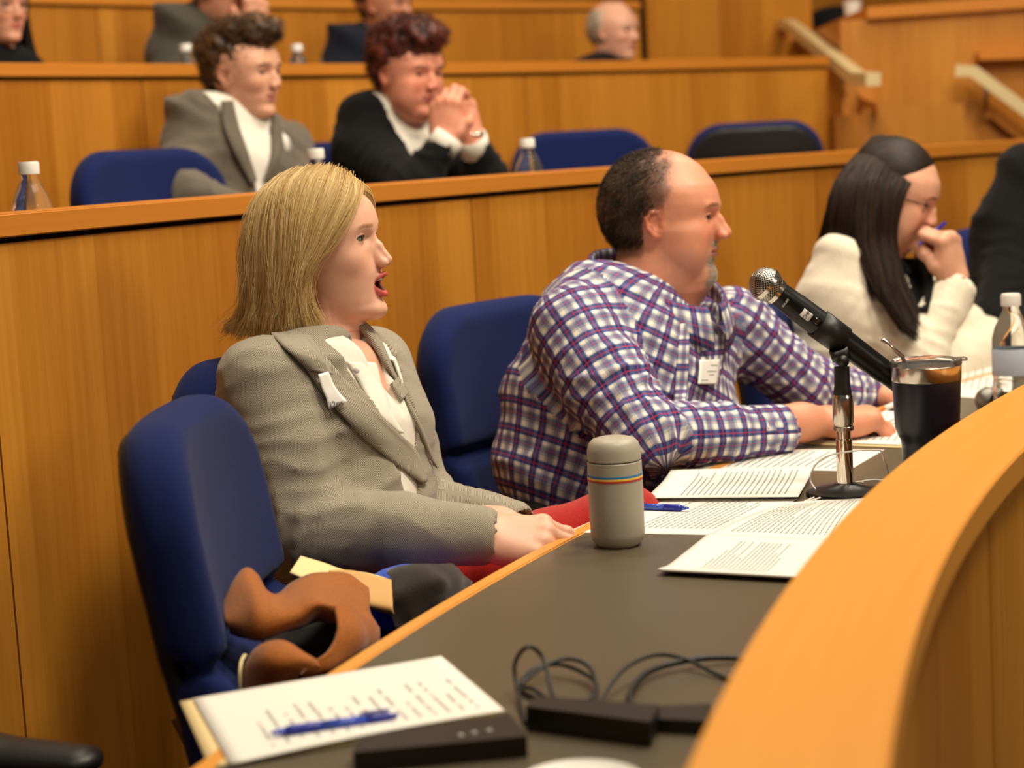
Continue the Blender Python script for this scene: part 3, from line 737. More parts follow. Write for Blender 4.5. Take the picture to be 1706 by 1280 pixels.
def short_hair(name, pose, cond, material, parent, n, r, length, H=.23, lift=.4, curl=0, seed=2, flow=(-.6, 0, -.5), skull=None, base=(1.0, 1.0), seg=6, tone_fn=None):
    """tufts growing from the skull where cond(x, y, z) is true"""
    R = np.random.RandomState(seed); c = np.array((-.1, 0, .58)); out = []
    N_ = n*4; d = R.randn(N_, 3); d /= np.linalg.norm(d, axis=1, keepdims=True)
    rad = np.array((.41, .35, .42)) if skull is None else np.array(skull); P0 = c+d*rad; nrm = d/rad; nrm /= np.linalg.norm(nrm, axis=1, keepdims=True)
    m_ = cond(P0[:, 0], P0[:, 1], P0[:, 2]); P0 = P0[m_][:n]; nrm = nrm[m_][:n]; n = len(P0)
    fl = np.array(flow)[None]+.25*np.stack([vnoise(P0, 9, j) for j in range(3)], -1); fl = fl-nrm*(fl*nrm).sum(1, keepdims=True); fl /= np.linalg.norm(fl, axis=1, keepdims=True)+1e-6
    ln = length*(.7+.6*R.rand(n)); t = np.linspace(0, 1, seg)
    P = P0[:, None]+ln[:, None, None]*t[None, :, None]*(nrm[:, None]*lift*(1-.4*t[None, :, None])+fl[:, None]*(1-lift*.5))
    if curl:
        ph = R.rand(n)*6.28; a1 = fl; a2 = np.cross(nrm, fl); q = t[None]*9+ph[:, None]
        P += curl*t[None, :, None]*(np.sin(q)[..., None]*a2[:, None]+np.cos(q)[..., None]*nrm[:, None])
    P += .004*R.randn(n, 1, 3)*t[None, :, None]
    tone = np.clip(.3+.5*vnoise(P0, 14)+.4*(R.rand(n)-.4), 0, 1) if tone_fn is None else tone_fn(P0, R.rand(n))
    return strands(name, pose.w(P), r*(.7+.6*R.rand(n)), material, parent, tone=tone)
# ------------------------------------------------------------------ hands: local frame x to the fingers, y to the thumb side, z out of the back; metres, wrist at 0
def hand_mesh(curl, spread=.0, thumb=((.02, .035, -.01), (.045, .055, -.02), (.07, .06, -.03)), vox=.0016, s=1., fore=(( -.10, 0, 0), .030), seed=0, thick=1.0):
    """curl: for index..little (base, middle, tip) bend angles in degrees"""
    lo = np.array([-.16, -.08, -.11]); hi = np.array([.21, .10, .06]); F_ = Field(lo, hi, vox)
    ft, fr = fore
    F_.chain([(ft[0], ft[1], ft[2]), (ft[0]*.5, ft[1]*.5, ft[2]*.5), (0, 0, 0)], [fr, (fr+.027)/2, .0255], k=.02)
    kn = [(.090, .030, .002), (.094, .010, .005), (.090, -.011, .004), (.080, -.030, -.001)]
    ln = [(.044, .026, .020), (.049, .030, .021), (.045, .028, .021), (.035, .021, .018)]
    for i in range(4): F_.chain([(.01, kn[i][1]*.55, 0), kn[i]], [.0165*thick, .0120*thick], k=.016)
    F_.ell((.05, 0, -.006), (.048, .036, .016*thick), k=.02)
    F_.ell((.030, .024, -.012), (.030, .018, .016), k=.02); F_.ell((.035, -.026, -.010), (.034, .014, .014), k=.02)
    tips = []
    for i in range(4):
        p = np.array(kn[i]); a = 0; sp = math.radians(spread*(1.5-i)); pts = [p.copy()]; r0 = (.0098, .0100, .0096, .0084)[i]*(.5+.5*thick)
        for j in range(3):
            a += math.radians(curl[i][j]); d = np.array([math.cos(a)*math.cos(sp), math.sin(sp)*math.cos(a), -math.sin(a)]); p = p+d*ln[i][j]; pts.append(p.copy())
        F_.chain(pts, [r0*1.12, r0*1.03, r0*.96, r0*.80], k=.006)
        F_.ell(pts[1], (r0*1.12,)*3, k=.006); F_.ell(kn[i]+np.array((0, 0, .004)), (.011, .009, .009), k=.012)
        tips.append(pts)
    th = [np.array(q, float) for q in thumb]
    F_.chain([(.012, .018, -.006), th[0], th[1], th[2]], [.016, .0135, .0118, .0092], k=.010)
    F_.ell(th[1], (.0125,)*3, k=.006)
    V, Q = F_.mesh(); return V*s, Q, [np.array(t)*s for t in tips]+[np.array(th)*s]
def hand_frame(wrist, fwd, back):
    f = Vector(fwd).normalized(); b = Vector(back); b = (b-f*b.dot(f)).normalized(); y = b.cross(f)
    return np.array(wrist, float), np.array([list(f), list(y), list(b)])
def placed_hand(wrist, fwd, back, curl, skin, side=1, flush=.35, **kw):
    """side=1: thumb at +y (b x f); side=-1 mirrored"""
    V, Q, tips = hand_mesh(curl, **kw)
    if side < 0: V = V*np.array((1, -1, 1)); Q = Q[:, ::-1]; tips = [t*np.array((1, -1, 1)) for t in tips]
    C = np.repeat(np.array(skin[:3])[None], len(V), 0); red = C*np.array((1.0, .66, .58))
    m_ = np.zeros(len(V))
    for t in tips:
        for q in t[1:]: m_ = np.maximum(m_, np.exp(-(((V-q)**2).sum(1))/(.011**2)))
    m_ *= flush*1.2; C = C*(1-m_[:, None])+red*m_[:, None]; C *= 1+.05*vnoise(V, 60)[:, None]
    o, R = hand_frame(wrist, fwd, back)
    return V@R+o, Q, C, [t@R+o for t in tips]
# ------------------------------------------------------------------ clothes
def normals_of(V, Q):
    n = np.cross(V[Q[:, 2]]-V[Q[:, 0]], V[Q[:, 3]]-V[Q[:, 1]]); N_ = np.zeros_like(V)
    for j in range(4): np.add.at(N_, Q[:, j], n)
    return N_/(np.linalg.norm(N_, axis=1, keepdims=True)+1e-12)
def wrinkle(V, Q, bones, amp=.004, seed=0, joint=None, mute=()):
    """cloth folds: ridges across sleeves near the bends and softer drapes on the trunk"""
    Nn = normals_of(V, Q); d = np.zeros(len(V))
    w1 = vnoise(V, 9, seed); q = V+.05*np.stack([vnoise(V, 5, seed+3), vnoise(V, 5, seed+4), vnoise(V, 5, seed+5)], -1)
    r = 1-np.abs(vnoise(q*np.array((1, 1, 2.2)), 11, seed+1)); d += (r**3-.45)*amp*(.55+.45*w1)
    for (c, rad, ax, a) in (joint or []):
        c = np.array(c); ax = np.array(ax, float); ax /= np.linalg.norm(ax); D = V-c; dist = np.linalg.norm(D, axis=1)
        s_ = (D@ax)/rad; ph = s_*9+2.4*vnoise(V, 14, seed+7)
        d += a*np.exp(-(dist/rad)**2)*(np.abs(np.sin(ph))**.6*-1+.6)
    for (c, rad) in mute: d *= 1-.95*np.exp(-(np.linalg.norm(V-np.array(c), axis=1)/rad)**4)
    return V+Nn*d[:, None]
def herringbone(name, c0, c1, bold=.5):
    m = mat(name, c0, .92); uv = uvn(m); s_ = N(m, 'ShaderNodeSeparateXYZ'); L(m, uv, s_.inputs[0])
    u, v = s_.outputs[0], s_.outputs[1]; wd, pr = .0115, .0031
    tri = mth(m, 'PINGPONG', v, wd); st = mth(m, 'FRACT', mth(m, 'DIVIDE', mth(m, 'ADD', u, mth(m, 'MULTIPLY', tri, .9)), pr))
    k = mth(m, 'SMOOTH_MIN', mth(m, 'MULTIPLY', mth(m, 'ABSOLUTE', mth(m, 'SUBTRACT', st, .5)), 2.), 1., .2)
    n = noise(m, objc(m), 900, 2); f = mth(m, 'ADD', mth(m, 'MULTIPLY', k, .75), mth(m, 'MULTIPLY', n, .3))
    L(m, ramp(m, f, [(.25, c0), (.75, c1)]), BS(m).inputs['Base Color']); bump(m, n, .25, .0008)
    BS(m).inputs['Sheen Weight'].default_value = .15; BS(m).inputs['Specular IOR Level'].default_value = .2
    return m
def plaid(name):
    m = mat(name, (.8, .78, .7), .85); uv = uvn(m); s_ = N(m, 'ShaderNodeSeparateXYZ'); L(m, uv, s_.inputs[0]); Pp = .047
    cream, blue, light, pale, red = (1, 1, 1, 1), srgb(80, 100, 172), srgb(146, 166, 206), srgb(208, 211, 219), srgb(200, 54, 56)
    def bands(c):
        f = mth(m, 'FRACT', mth(m, 'ADD', mth(m, 'DIVIDE', c, Pp), 40))
        r = N(m, 'ShaderNodeValToRGB'); r.color_ramp.interpolation = 'CONSTANT'; e = r.color_ramp.elements
        st = [(0, cream), (.17, pale), (.27, light), (.49, pale), (.55, cream), (.68, blue), (.96, pale)]
        e[0].position, e[0].color = st[0]; e[1].position, e[1].color = st[1]
        for p, c_ in st[2:]: q = e.new(p); q.color = c_
        L(m, f, r.inputs[0])
        g = mth(m, 'MAXIMUM', mth(m, 'LESS_THAN', mth(m, 'ABSOLUTE', mth(m, 'SUBTRACT', f, .82)), .022), mth(m, 'LESS_THAN', mth(m, 'ABSOLUTE', mth(m, 'SUBTRACT', f, .38)), .018))
        return r.outputs[0], g
    a, ra = bands(s_.outputs[0]); b, rb = bands(s_.outputs[1])
    c = mixc(m, 1., a, b, 'MULTIPLY'); c = mixc(m, 1., c, srgb(240, 232, 218), 'MULTIPLY')
    c = mixc(m, mth(m, 'MULTIPLY', mth(m, 'MAXIMUM', ra, rb), .55), c, red)
    L(m, c, BS(m).inputs['Base Color']); bump(m, noise(m, objc(m), 700, 2), .15, .0006)
    return m
def cloth_obj(name, V, Q, bones, material, parent=None, uvscale=1.):
    UV, bi = bone_uv(V, Q, bones); me = np_mesh(name, V, Q, UV*uvscale); return new_obj(name, me, material, parent, smooth=True)
def neck_collar(name, c, uL, vF, ra, rb, zb, zf, wd, tip, material, parent, gap=.16, fwd=.02, thick=.0032, flare=.016):
    """turned-down collar round the neck: stand, fold and fall, ending in two points at the front"""
    c = np.array(c, float); G = []
    for th in np.linspace(-math.pi+gap, math.pi-gap, 61):
        fr = (1-math.cos(th))/2; z = zb+(zf-zb)*fr**1.2; e = max(0, (abs(th)-2.0)/(math.pi-gap-2.0)); w_ = wd+tip*e**1.6
        u = math.sin(th); v = -math.cos(th); row = []
        for k, (rr, dz) in enumerate(((0, -.030), (0.001, -.012), (.001, 0), (.004, .003), (.008, 0), (.008+flare*.5, -.5*w_), (.008+flare*(1-.3*e), -w_))):
            row.append(tuple(c+uL*u*(ra+rr)+vF*(v*(rb+rr)+fwd*fr)+np.array((0, 0, z+dz))))
        G.append(row)
    return grid_mesh(name, G, material, parent, thick=thick)
def soft(cond, V, s_=.02, n=10, seed=0):
    R = np.random.RandomState(seed); return np.mean([cond(*(V+R.randn(1, 3)*s_).T) for _ in range(n)], 0)
from mathutils.bvhtree import BVHTree
def bvh(*objs):
    V = []; P_ = []; n = 0
    for o in objs:
        vs = [o.matrix_world @ v.co for v in o.data.vertices] if False else [v.co.copy() for v in o.data.vertices]
        V += vs; P_ += [[i+n for i in p.vertices] for p in o.data.polygons]; n += len(vs)
    return BVHTree.FromPolygons(V, P_)
def drape_pt(t, px, py, off=.004, d0=3.):
    r = (at(px, py, 1)-CAM).normalized(); h = t.ray_cast(CAM, r)
    if h[0] is None: return None
    n = h[1] if h[1].dot(r) < 0 else -h[1]
    return h[0]+n*off*.5-r*off*.5
def drape(name, t, A, B, material, parent, off=.005, n=14, k=6, thick=.003, bulge=.0, d0=2.8, roll=None, smooth_z=3, flat=False):
    """cloth panel between two pixel outlines A and B of the photograph, laid on the surface t"""
    A = [Vector((*p, 0)) for p in A]; B = [Vector((*p, 0)) for p in B]
    A = spline(A, 8); B = spline(B, 8)
    def samp(C, s): x = s*(len(C)-1); i = min(int(x), len(C)-2); return C[i].lerp(C[i+1], x-i)
    pxs = [[samp(A, i/n).lerp(samp(B, i/n), j/k) for j in range(k+1)] for i in range(n+1)]
    dep = np.full((n+1, k+1), np.nan)
    for i in range(n+1):
        for j in range(k+1):
            p = drape_pt(t, pxs[i][j].x, pxs[i][j].y, off)
            if p is not None: dep[i, j] = (p-CAM).dot(AX_F)
    if np.isnan(dep).all(): dep[:] = d0
    dep0_ = dep.copy(); med = np.nanmedian(dep); dep = np.where(np.abs(dep-med) > .12, np.nan, dep)
    for _ in range(60):
        if not np.isnan(dep).any(): break
        pad = np.pad(dep, 1, constant_values=np.nan); nb = np.stack([pad[:-2, 1:-1], pad[2:, 1:-1], pad[1:-1, :-2], pad[1:-1, 2:]])
        with np.errstate(all='ignore'):
            import warnings; warnings.simplefilter('ignore'); mn = np.nanmean(nb, 0)
        dep = np.where(np.isnan(dep), mn, dep)
    if flat:
        I, J_ = np.meshgrid(np.arange(n+1), np.arange(k+1), indexing='ij'); ok = ~np.isnan(dep); Am = np.stack([I[ok], J_[ok], np.ones(ok.sum())], 1)
        co = np.linalg.lstsq(Am, dep[ok], rcond=None)[0]; dep = co[0]*I+co[1]*J_+co[2]; dep = dep-.004-max(0, (dep-np.where(ok, dep0_, dep)).max())*.9
    for _ in range(smooth_z):
        pad = np.pad(dep, 1, 'edge'); dep = (pad[:-2, 1:-1]+pad[2:, 1:-1]+pad[1:-1, :-2]+pad[1:-1, 2:]+dep*2)/6
    G = [[at(pxs[i][j].x, pxs[i][j].y, dep[i, j]-bulge*math.sin(math.pi*j/k)) for j in range(k+1)] for i in range(n+1)]
    return grid_mesh(name, G, material, parent, thick=thick)
# ------------------------------------------------------------------ blonde woman in the herringbone blazer
MAT['hair_blonde'] = hat('blonde_hair', srgb(172, 122, 52), srgb(255, 230, 164), .42, .5)
HW = .213
hp = P_anchor((1, -.24, .10), (-.10, .03, 1), HW, (.495, 0, .352), at(653, 431, 2.75))
neckW = hp.l(np.array([at(545, 560, 2.79), at(520, 640, 2.79)]))
W_MOUTH = ((.335, .085, .212), (.438, .256), (.420, .118), .034)
def w_head():
    prof = [(-.055, .25), (-.045, .30), (-.02, .355), (.0, .378), (.03, .378), (.063, .362), (.1, .366), (.16, .372), (.22, .382), (.27, .392), (.317, .388), (.37, .378), (.44, .372), (.5, .372), (.53, .380), (.57, .40), (.609, .408), (.70, .398), (.77, .372), (.82, .33), (.86, .25), (.88, .15)]
    wid = [(-.055, .11), (-.02, .165), (.03, .205), (.1, .235), (.2, .262), (.3, .285), (.4, .305), (.48, .318), (.6, .322), (.68, .315), (.76, .285), (.82, .22), (.88, .1)]
    pp = dict(prof=prof, wid=wid, mouth=W_MOUTH, nose_tip=(.497, .352), nose_r=.027, nose_w=.036, nasion=(.392, .535), hump=-.002, brow=.002, eye=.0175, lid=0, ez=.522, ex=.300, ear=(-.06, 0, -.06), chinc=(.325, .02), back=.48)
    V, Q = head_mesh(HW, pp, .0017, neck=[(-.12, 0, .2)]+[tuple(q) for q in neckW], neck_r=.046)
    C = head_colors(V, srgb(228, 176, 148), srgb(196, 72, 70), dict(mouth=W_MOUTH, flush=.3, brow=srgb(160, 112, 72), brow_z=.598))
    return hp.w(V), Q, C
GW = np.array([
 [(.35,.03,.87),(.385,-.12,.80),(.33,-.26,.66),(.20,-.355,.50),(.05,-.40,.38),(-.02,-.40,.18),(.03,-.35,-.04)],
 [(.27,.02,.98),(.31,-.19,.87),(.24,-.34,.68),(.11,-.41,.48),(-.01,-.43,.29),(-.06,-.42,.08),(-.02,-.38,-.11)],
 [(.13,.02,1.05),(.13,-.22,.95),(.06,-.38,.72),(.0,-.44,.48),(-.08,-.45,.25),(-.14,-.44,.05),(-.13,-.40,-.13)],
 [(-.03,.02,1.06),(-.05,-.24,.96),(-.08,-.40,.72),(-.12,-.45,.45),(-.18,-.46,.22),(-.25,-.44,.03),(-.26,-.40,-.10)],
 [(-.15,.02,1.05),(-.2,-.22,.94),(-.25,-.37,.70),(-.28,-.42,.42),(-.33,-.41,.2),(-.38,-.40,.04),(-.42,-.37,-.06)],
 [(-.25,.0,1.0),(-.34,-.18,.88),(-.42,-.29,.65),(-.46,-.32,.4),(-.49,-.32,.2),(-.56,-.32,.08),(-.65,-.30,.0)],
 [(-.30,.0,.97),(-.43,-.06,.84),(-.53,-.1,.62),(-.56,-.1,.4),(-.59,-.1,.22),(-.66,-.1,.1),(-.77,-.1,.04)],
 [(-.30,.02,.97),(-.43,.06,.84),(-.53,.1,.62),(-.56,.1,.4),(-.59,.1,.22),(-.66,.1,.1),(-.74,.1,.03)]])
def w_hair(parent):
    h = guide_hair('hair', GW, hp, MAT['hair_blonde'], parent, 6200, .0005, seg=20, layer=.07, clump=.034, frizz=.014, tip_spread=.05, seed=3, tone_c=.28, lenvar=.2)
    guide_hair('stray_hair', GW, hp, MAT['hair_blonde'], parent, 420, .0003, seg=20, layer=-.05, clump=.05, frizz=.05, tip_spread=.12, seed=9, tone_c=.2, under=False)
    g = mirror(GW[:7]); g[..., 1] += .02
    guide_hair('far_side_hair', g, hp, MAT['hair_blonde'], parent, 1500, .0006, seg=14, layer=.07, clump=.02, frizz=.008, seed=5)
def A3(px, py, d): return np.array(at(px, py, d))
def lashes(pose, s, parent, material, ez=.522, half=.0175, r=.0011, ex=.300):
    out = []
    for sg, rr in ((1, r), (-1, r*.45)):
        pts = []
        for i in range(9):
            u = -1+2*i/8; y = .148+.054*(u+.08*0)+.004; z = ez+sg*half*math.sqrt(max(0, 1-u*u))+.002
            dx = math.sqrt(max(.0632**2-(y-.148)**2-(z-ez)**2, 1e-4)); pts.append((ex+dx+.001, s*y, z))
        out.append(tube('lash_line', [Vector(q) for q in pose.w(pts)], rr, material, parent, 6))
    return out
MAT['lash'] = mat('lash_brown', srgb(58, 36, 24), .7)
MAT['tweed'] = herringbone('grey_herringbone_tweed', srgb(104, 96, 84), srgb(178, 168, 148))
MAT['white_shirt'] = fabric('white_cotton', srgb(226, 220, 206), srgb(244, 238, 226), 800, .8, .1)
MAT['red'] = fabric('red_trousers', srgb(150, 20, 14), srgb(190, 34, 24), 600, .85, .2)
MAT['badge'] = mat('white_badge', srgb(238, 234, 226), .45)
SK_W = srgb(228, 176, 148)
def frame_uv(n):  # lateral and depth axes for a torso that faces horizontal direction n
    n = Vector(n).normalized(); return np.array((-n.y, n.x, 0)), np.array((n.x, n.y, 0))
def build_woman():
    V, Q, C = w_head(); parts = [(V, Q, C)]
    uL, vF = frame_uv((.87, -.49, 0))
    shN, shF = A3(437, 640, 2.63), A3(620, 612, 2.93); elN, wrN = A3(505, 878, 2.60), A3(806, 893, 2.60)
    elF, wrF = A3(700, 850, 2.95), A3(852, 880, 2.82)
    T = [(A3(536, 613, 2.79), .115, .072), (A3(535, 648, 2.785), .185, .105), (A3(550, 730, 2.775), .170, .122), (A3(562, 840, 2.77), .148, .120), (A3(572, 950, 2.765), .170, .135), (A3(578, 1050, 2.76), .19, .14)]
    # body under the clothes: trunk, arms, thighs, shins
    B = Field((-.75, 2.2, .1), (.45, 3.2, 1.2), .011)
    B.loft([(c, uL, vF, a*.88, b*.86) for c, a, b in T], k=.03)
    knF, knN = A3(1035, 888, 2.86), A3(990, 1060, 2.48); hpF, hpN = A3(620, 1030, 2.86), A3(560, 1085, 2.66)
    fF = np.array((.40, 2.62, .12)); fN = np.array((.20, 2.35, .12))
    B.chain([shN, elN, wrN], [.045, .036, .026], k=.02); B.chain([shF, elF, wrF], [.045, .036, .026], k=.02)
    B.chain([hpF, knF, fF], [.075, .052, .038], k=.03); B.chain([hpN, knN, fN], [.075, .052, .038], k=.03)
    v, q = B.mesh(); parts.append((v, q, np.repeat(np.array(SK_W[:3])[None], len(v), 0)))
    # chest opening skin
    Nk = Field((-.40, 2.55, .85), (-.02, 3.0, 1.1), .005)
    Nk.loft([(T[0][0]+vF*.004, uL, vF, .085, .064), (T[1][0]+vF*.008, uL, vF, .15, .092), (T[2][0]+vF*.006, uL, vF, .15, .110)], k=.02)
    v, q = Nk.mesh(); parts.append((v, q, np.repeat(np.array(SK_W[:3])[None]*np.array((1, .95, .93)), len(v), 0)))
    hr = placed_hand(wrN+np.array((.0, -.0, 0)), (.93, .05, -.12), (.08, -.62, .78), [(28, 30, 20), (30, 34, 20), (34, 36, 24), (38, 40, 26)], SK_W, side=1, s=.92, thumb=((.03, .034, -.018), (.058, .040, -.030), (.082, .032, -.034)), fore=((-.06, 0, 0), .027))
    hl = placed_hand(A3(860, 884, 2.70), (.80, -.42, -.16), (.25, .35, .9), [(18, 22, 14), (20, 24, 14), (22, 26, 16), (26, 30, 18)], SK_W, side=-1, s=.92, fore=((-.06, 0, 0), .027))
    parts += [hr[:3], hl[:3]]
    V, Q, C = join_np(parts); p = col_mesh('person', V, Q, C, MAT['skin'])
    tag(p, 'blonde woman in grey herringbone blazer and red trousers speaking with open mouth', 'person')
    for s in (1, -1):
        eyeball(hp, s, (1, -s*.0-.08, -.06), MAT['eye_grey'], p, z=.522); lashes(hp, s, p, MAT['lash'])
    th = np.array([[(.372*math.cos(a)+.0, .10*math.sin(a), z) for a in np.linspace(-.75, .75, 12)] for z in (.216, .236, .262)]); th[:, :, 0] = .395-1.6*th[:, :, 1]**2*4
    grid_mesh('teeth', hp.w(th), mat('teeth_white', srgb(236, 228, 214), .2), p, thick=.002)
    w_hair(p)
    # trousers
    Tr = Field((-.65, 2.15, .1), (.55, 3.2, .9), .008)
    Tr.chain([hpF, knF, fF], [.092, .068, .052], k=.03); Tr.chain([hpN, knN, fN], [.092, .068, .052], k=.03)
    Tr.ell(np.array(T[5][0])+np.array((0, 0, -.03)), (.17, .17, .12), k=.05)
    v, q = Tr.mesh(); v = wrinkle(v, q, None, .006, 4)
    np_o = np_mesh('trousers', v, q); new_obj('trousers', np_o, MAT['red'], p, smooth=True)
    # blouse
    Sh = Field((-.46, 2.45, .55), (.12, 3.1, 1.12), .006)
    Sh.loft([(T[0][0]+vF*.002, uL, vF, .098, .070), (T[1][0]+vF*.004, uL, vF, .165, .1015), (T[2][0]+vF*.004, uL, vF, .155, .119), (T[3][0]+vF*.004, uL, vF, .135, .117), (T[4][0], uL, vF, .15, .12)], k=.02)
    neckc = T[0][0]+vF*.03+np.array((0, 0, .02))
    Sh.cap(T[0][0]-vF*.02+np.array((0, 0, .12)), T[0][0]+vF*.005+np.array((0, 0, -.02)), .064, .066, k=.01, op='cut')
    bot = T[1][0]+vF*.13+np.array((0, 0, -.035)); 
    def vee(X):  # open neck
        D = X-bot; u = np.abs((D*uL).sum(-1)); z = D[..., 2]; f = (D*vF).sum(-1)
        return np.maximum(np.maximum((u-.27*z)*.9, -z), -(f+.085))
    Sh.put(bot-.2, bot+.2, vee, .006, 'cut')
    v, q = Sh.mesh(); v = wrinkle(v, q, None, .004, 9)
    sh = new_obj('shirt', np_mesh('shirt', v, q), MAT['white_shirt'], p, smooth=True)
    # blazer
    J = Field((-.62, 2.35, .5), (.25, 3.15, 1.13), .006)
    J.loft([(T[0][0]-vF*.008, uL, vF, .105, .074), (T[1][0], uL, vF, .175, .110)]+[(c, uL, vF, a+.008, b+.006) for c, a, b in T[2:5]], k=.025)
    J.chain([shN, shN*.5+elN*.5, elN], [.066, .063, .058], k=.022); J.chain([elN, elN*.45+wrN*.55, wrN-(wrN-elN)*.03], [.062, .052, .043], k=.02)
    J.chain([shF, elF], [.066, .058], k=.03); J.chain([elF, wrF], [.058, .042], k=.02)
    nk = T[0][0]
    J.cap(nk-vF*.02+np.array((0, 0, .14)), nk+vF*.012+np.array((0, 0, -.01)), .070, .074, k=.01, op='cut')
    J.cap(wrN-(wrN-elN)*.08, wrN+(wrN-elN)*.3, .030, .032, k=.004, op='cut'); J.cap(wrF-(wrF-elF)*.12, wrF+(wrF-elF)*.3, .029, .031, k=.004, op='cut')
    bt = T[3][0]+vF*.14+np.array((0, 0, -.02))
    def opening(X):
        D = X-bt; z = D[..., 2]; u = (D*uL).sum(-1)+.0; f = (D*vF).sum(-1)
        return np.maximum(np.maximum(np.abs(u-.01)-.008-.24*z, -z), -(f+.04+.22*z))
    J.put(bt-.25, bt+.35, opening, .006, 'cut')
    v, q = J.mesh()
    jt = [(elN, .10, wrN-elN, .007), (elN*.6+shN*.4, .10, elN-shN, .006), (shN, .09, elN-shN, .004), (elF, .09, wrF-elF, .006), (T[3][0]+vF*.1, .12, (0, 0, 1), .004)]
    v = wrinkle(v, q, None, .006, 2, jt, mute=[(wrN, .045), (wrF, .045)])
    up = np.array((0, 0, 1.)); bones = [(T[5][0], T[1][0], vF, .15, 0), (elN, shN, (0, -1, 0), .062, 0), (wrN, elN, (0, -1, 0), .048, .3), (elF, shF, (0, -1, 0), .058, 0), (wrF, elF, (0, -1, 0), .048, .3)]
    jk = cloth_obj('blazer', v, q, bones, MAT['tweed'], p)
    t = bvh(jk, sh)
    dl = mat('tweed_dark_edge', srgb(60, 54, 46), .9)
    # lapels and collar
    drape('lapel', t, [(480, 556), (508, 612), (548, 668), (598, 722), (656, 772), (706, 806)], [(512, 556), (556, 612), (616, 640+36), (664, 722), (694, 752), (712, 802)], MAT['tweed'], jk, off=.010, n=26, k=8, bulge=.004)
    drape('lapel', t, [(572, 536), (606, 556), (640, 606), (664, 640), (690, 700), (722, 775)], [(600, 530), (630, 560), (658, 622), (676, 660), (702, 712), (728, 780)], MAT['tweed'], jk, off=.010, n=24, k=6, bulge=.003)
    drape('collar', t, [(452, 556), (472, 578), (496, 600), (514, 616)], [(500, 552), (518, 572), (538, 598), (554, 624)], MAT['tweed'], jk, off=.014, n=16, k=6, bulge=.006)
    neck_collar('shirt_collar', A3(543, 582, 2.785), uL, vF, .070, .070, .030, -.022, .034, .036, MAT['white_shirt'], sh, fwd=.030, gap=.30, flare=.02)
    drape('placket', t, [(576, 602), (600, 640), (630, 690), (664, 722)], [(604, 606), (640, 650), (652, 690), (672, 722)], MAT['white_shirt'], sh, off=.006, n=14, k=5, bulge=.003)
    b = drape_pt(t, 588, 622, .016)
    if b is not None:
        bm = bmesh.new(); bmesh.ops.create_uvsphere(bm, u_segments=16, v_segments=10, radius=.0048, matrix=Matrix.Translation(b)@Matrix.Diagonal((1, .5, 1, 1))); bm_obj('button', bm, MAT['badge'], sh, smooth=True)
    # name badge: card with its dark logo line
    bd = drape('badge', bvh(*[c for c in [jk, sh]+list(jk.children)]), [(530, 624), (536, 646), (543, 662), (548, 682)], [(547, 619), (556, 640), (566, 655), (579, 669)], MAT['badge'], p, off=.006, n=10, k=6, thick=.001, smooth_z=0, flat=True)
    drape('pocket_welt', t, [(650, 640), (660, 655), (668, 668)], [(664, 628), (672, 642), (680, 656)], MAT['tweed'], jk, off=.012, n=8, k=4, thick=.004)
    return p, jk, sh, bd, t
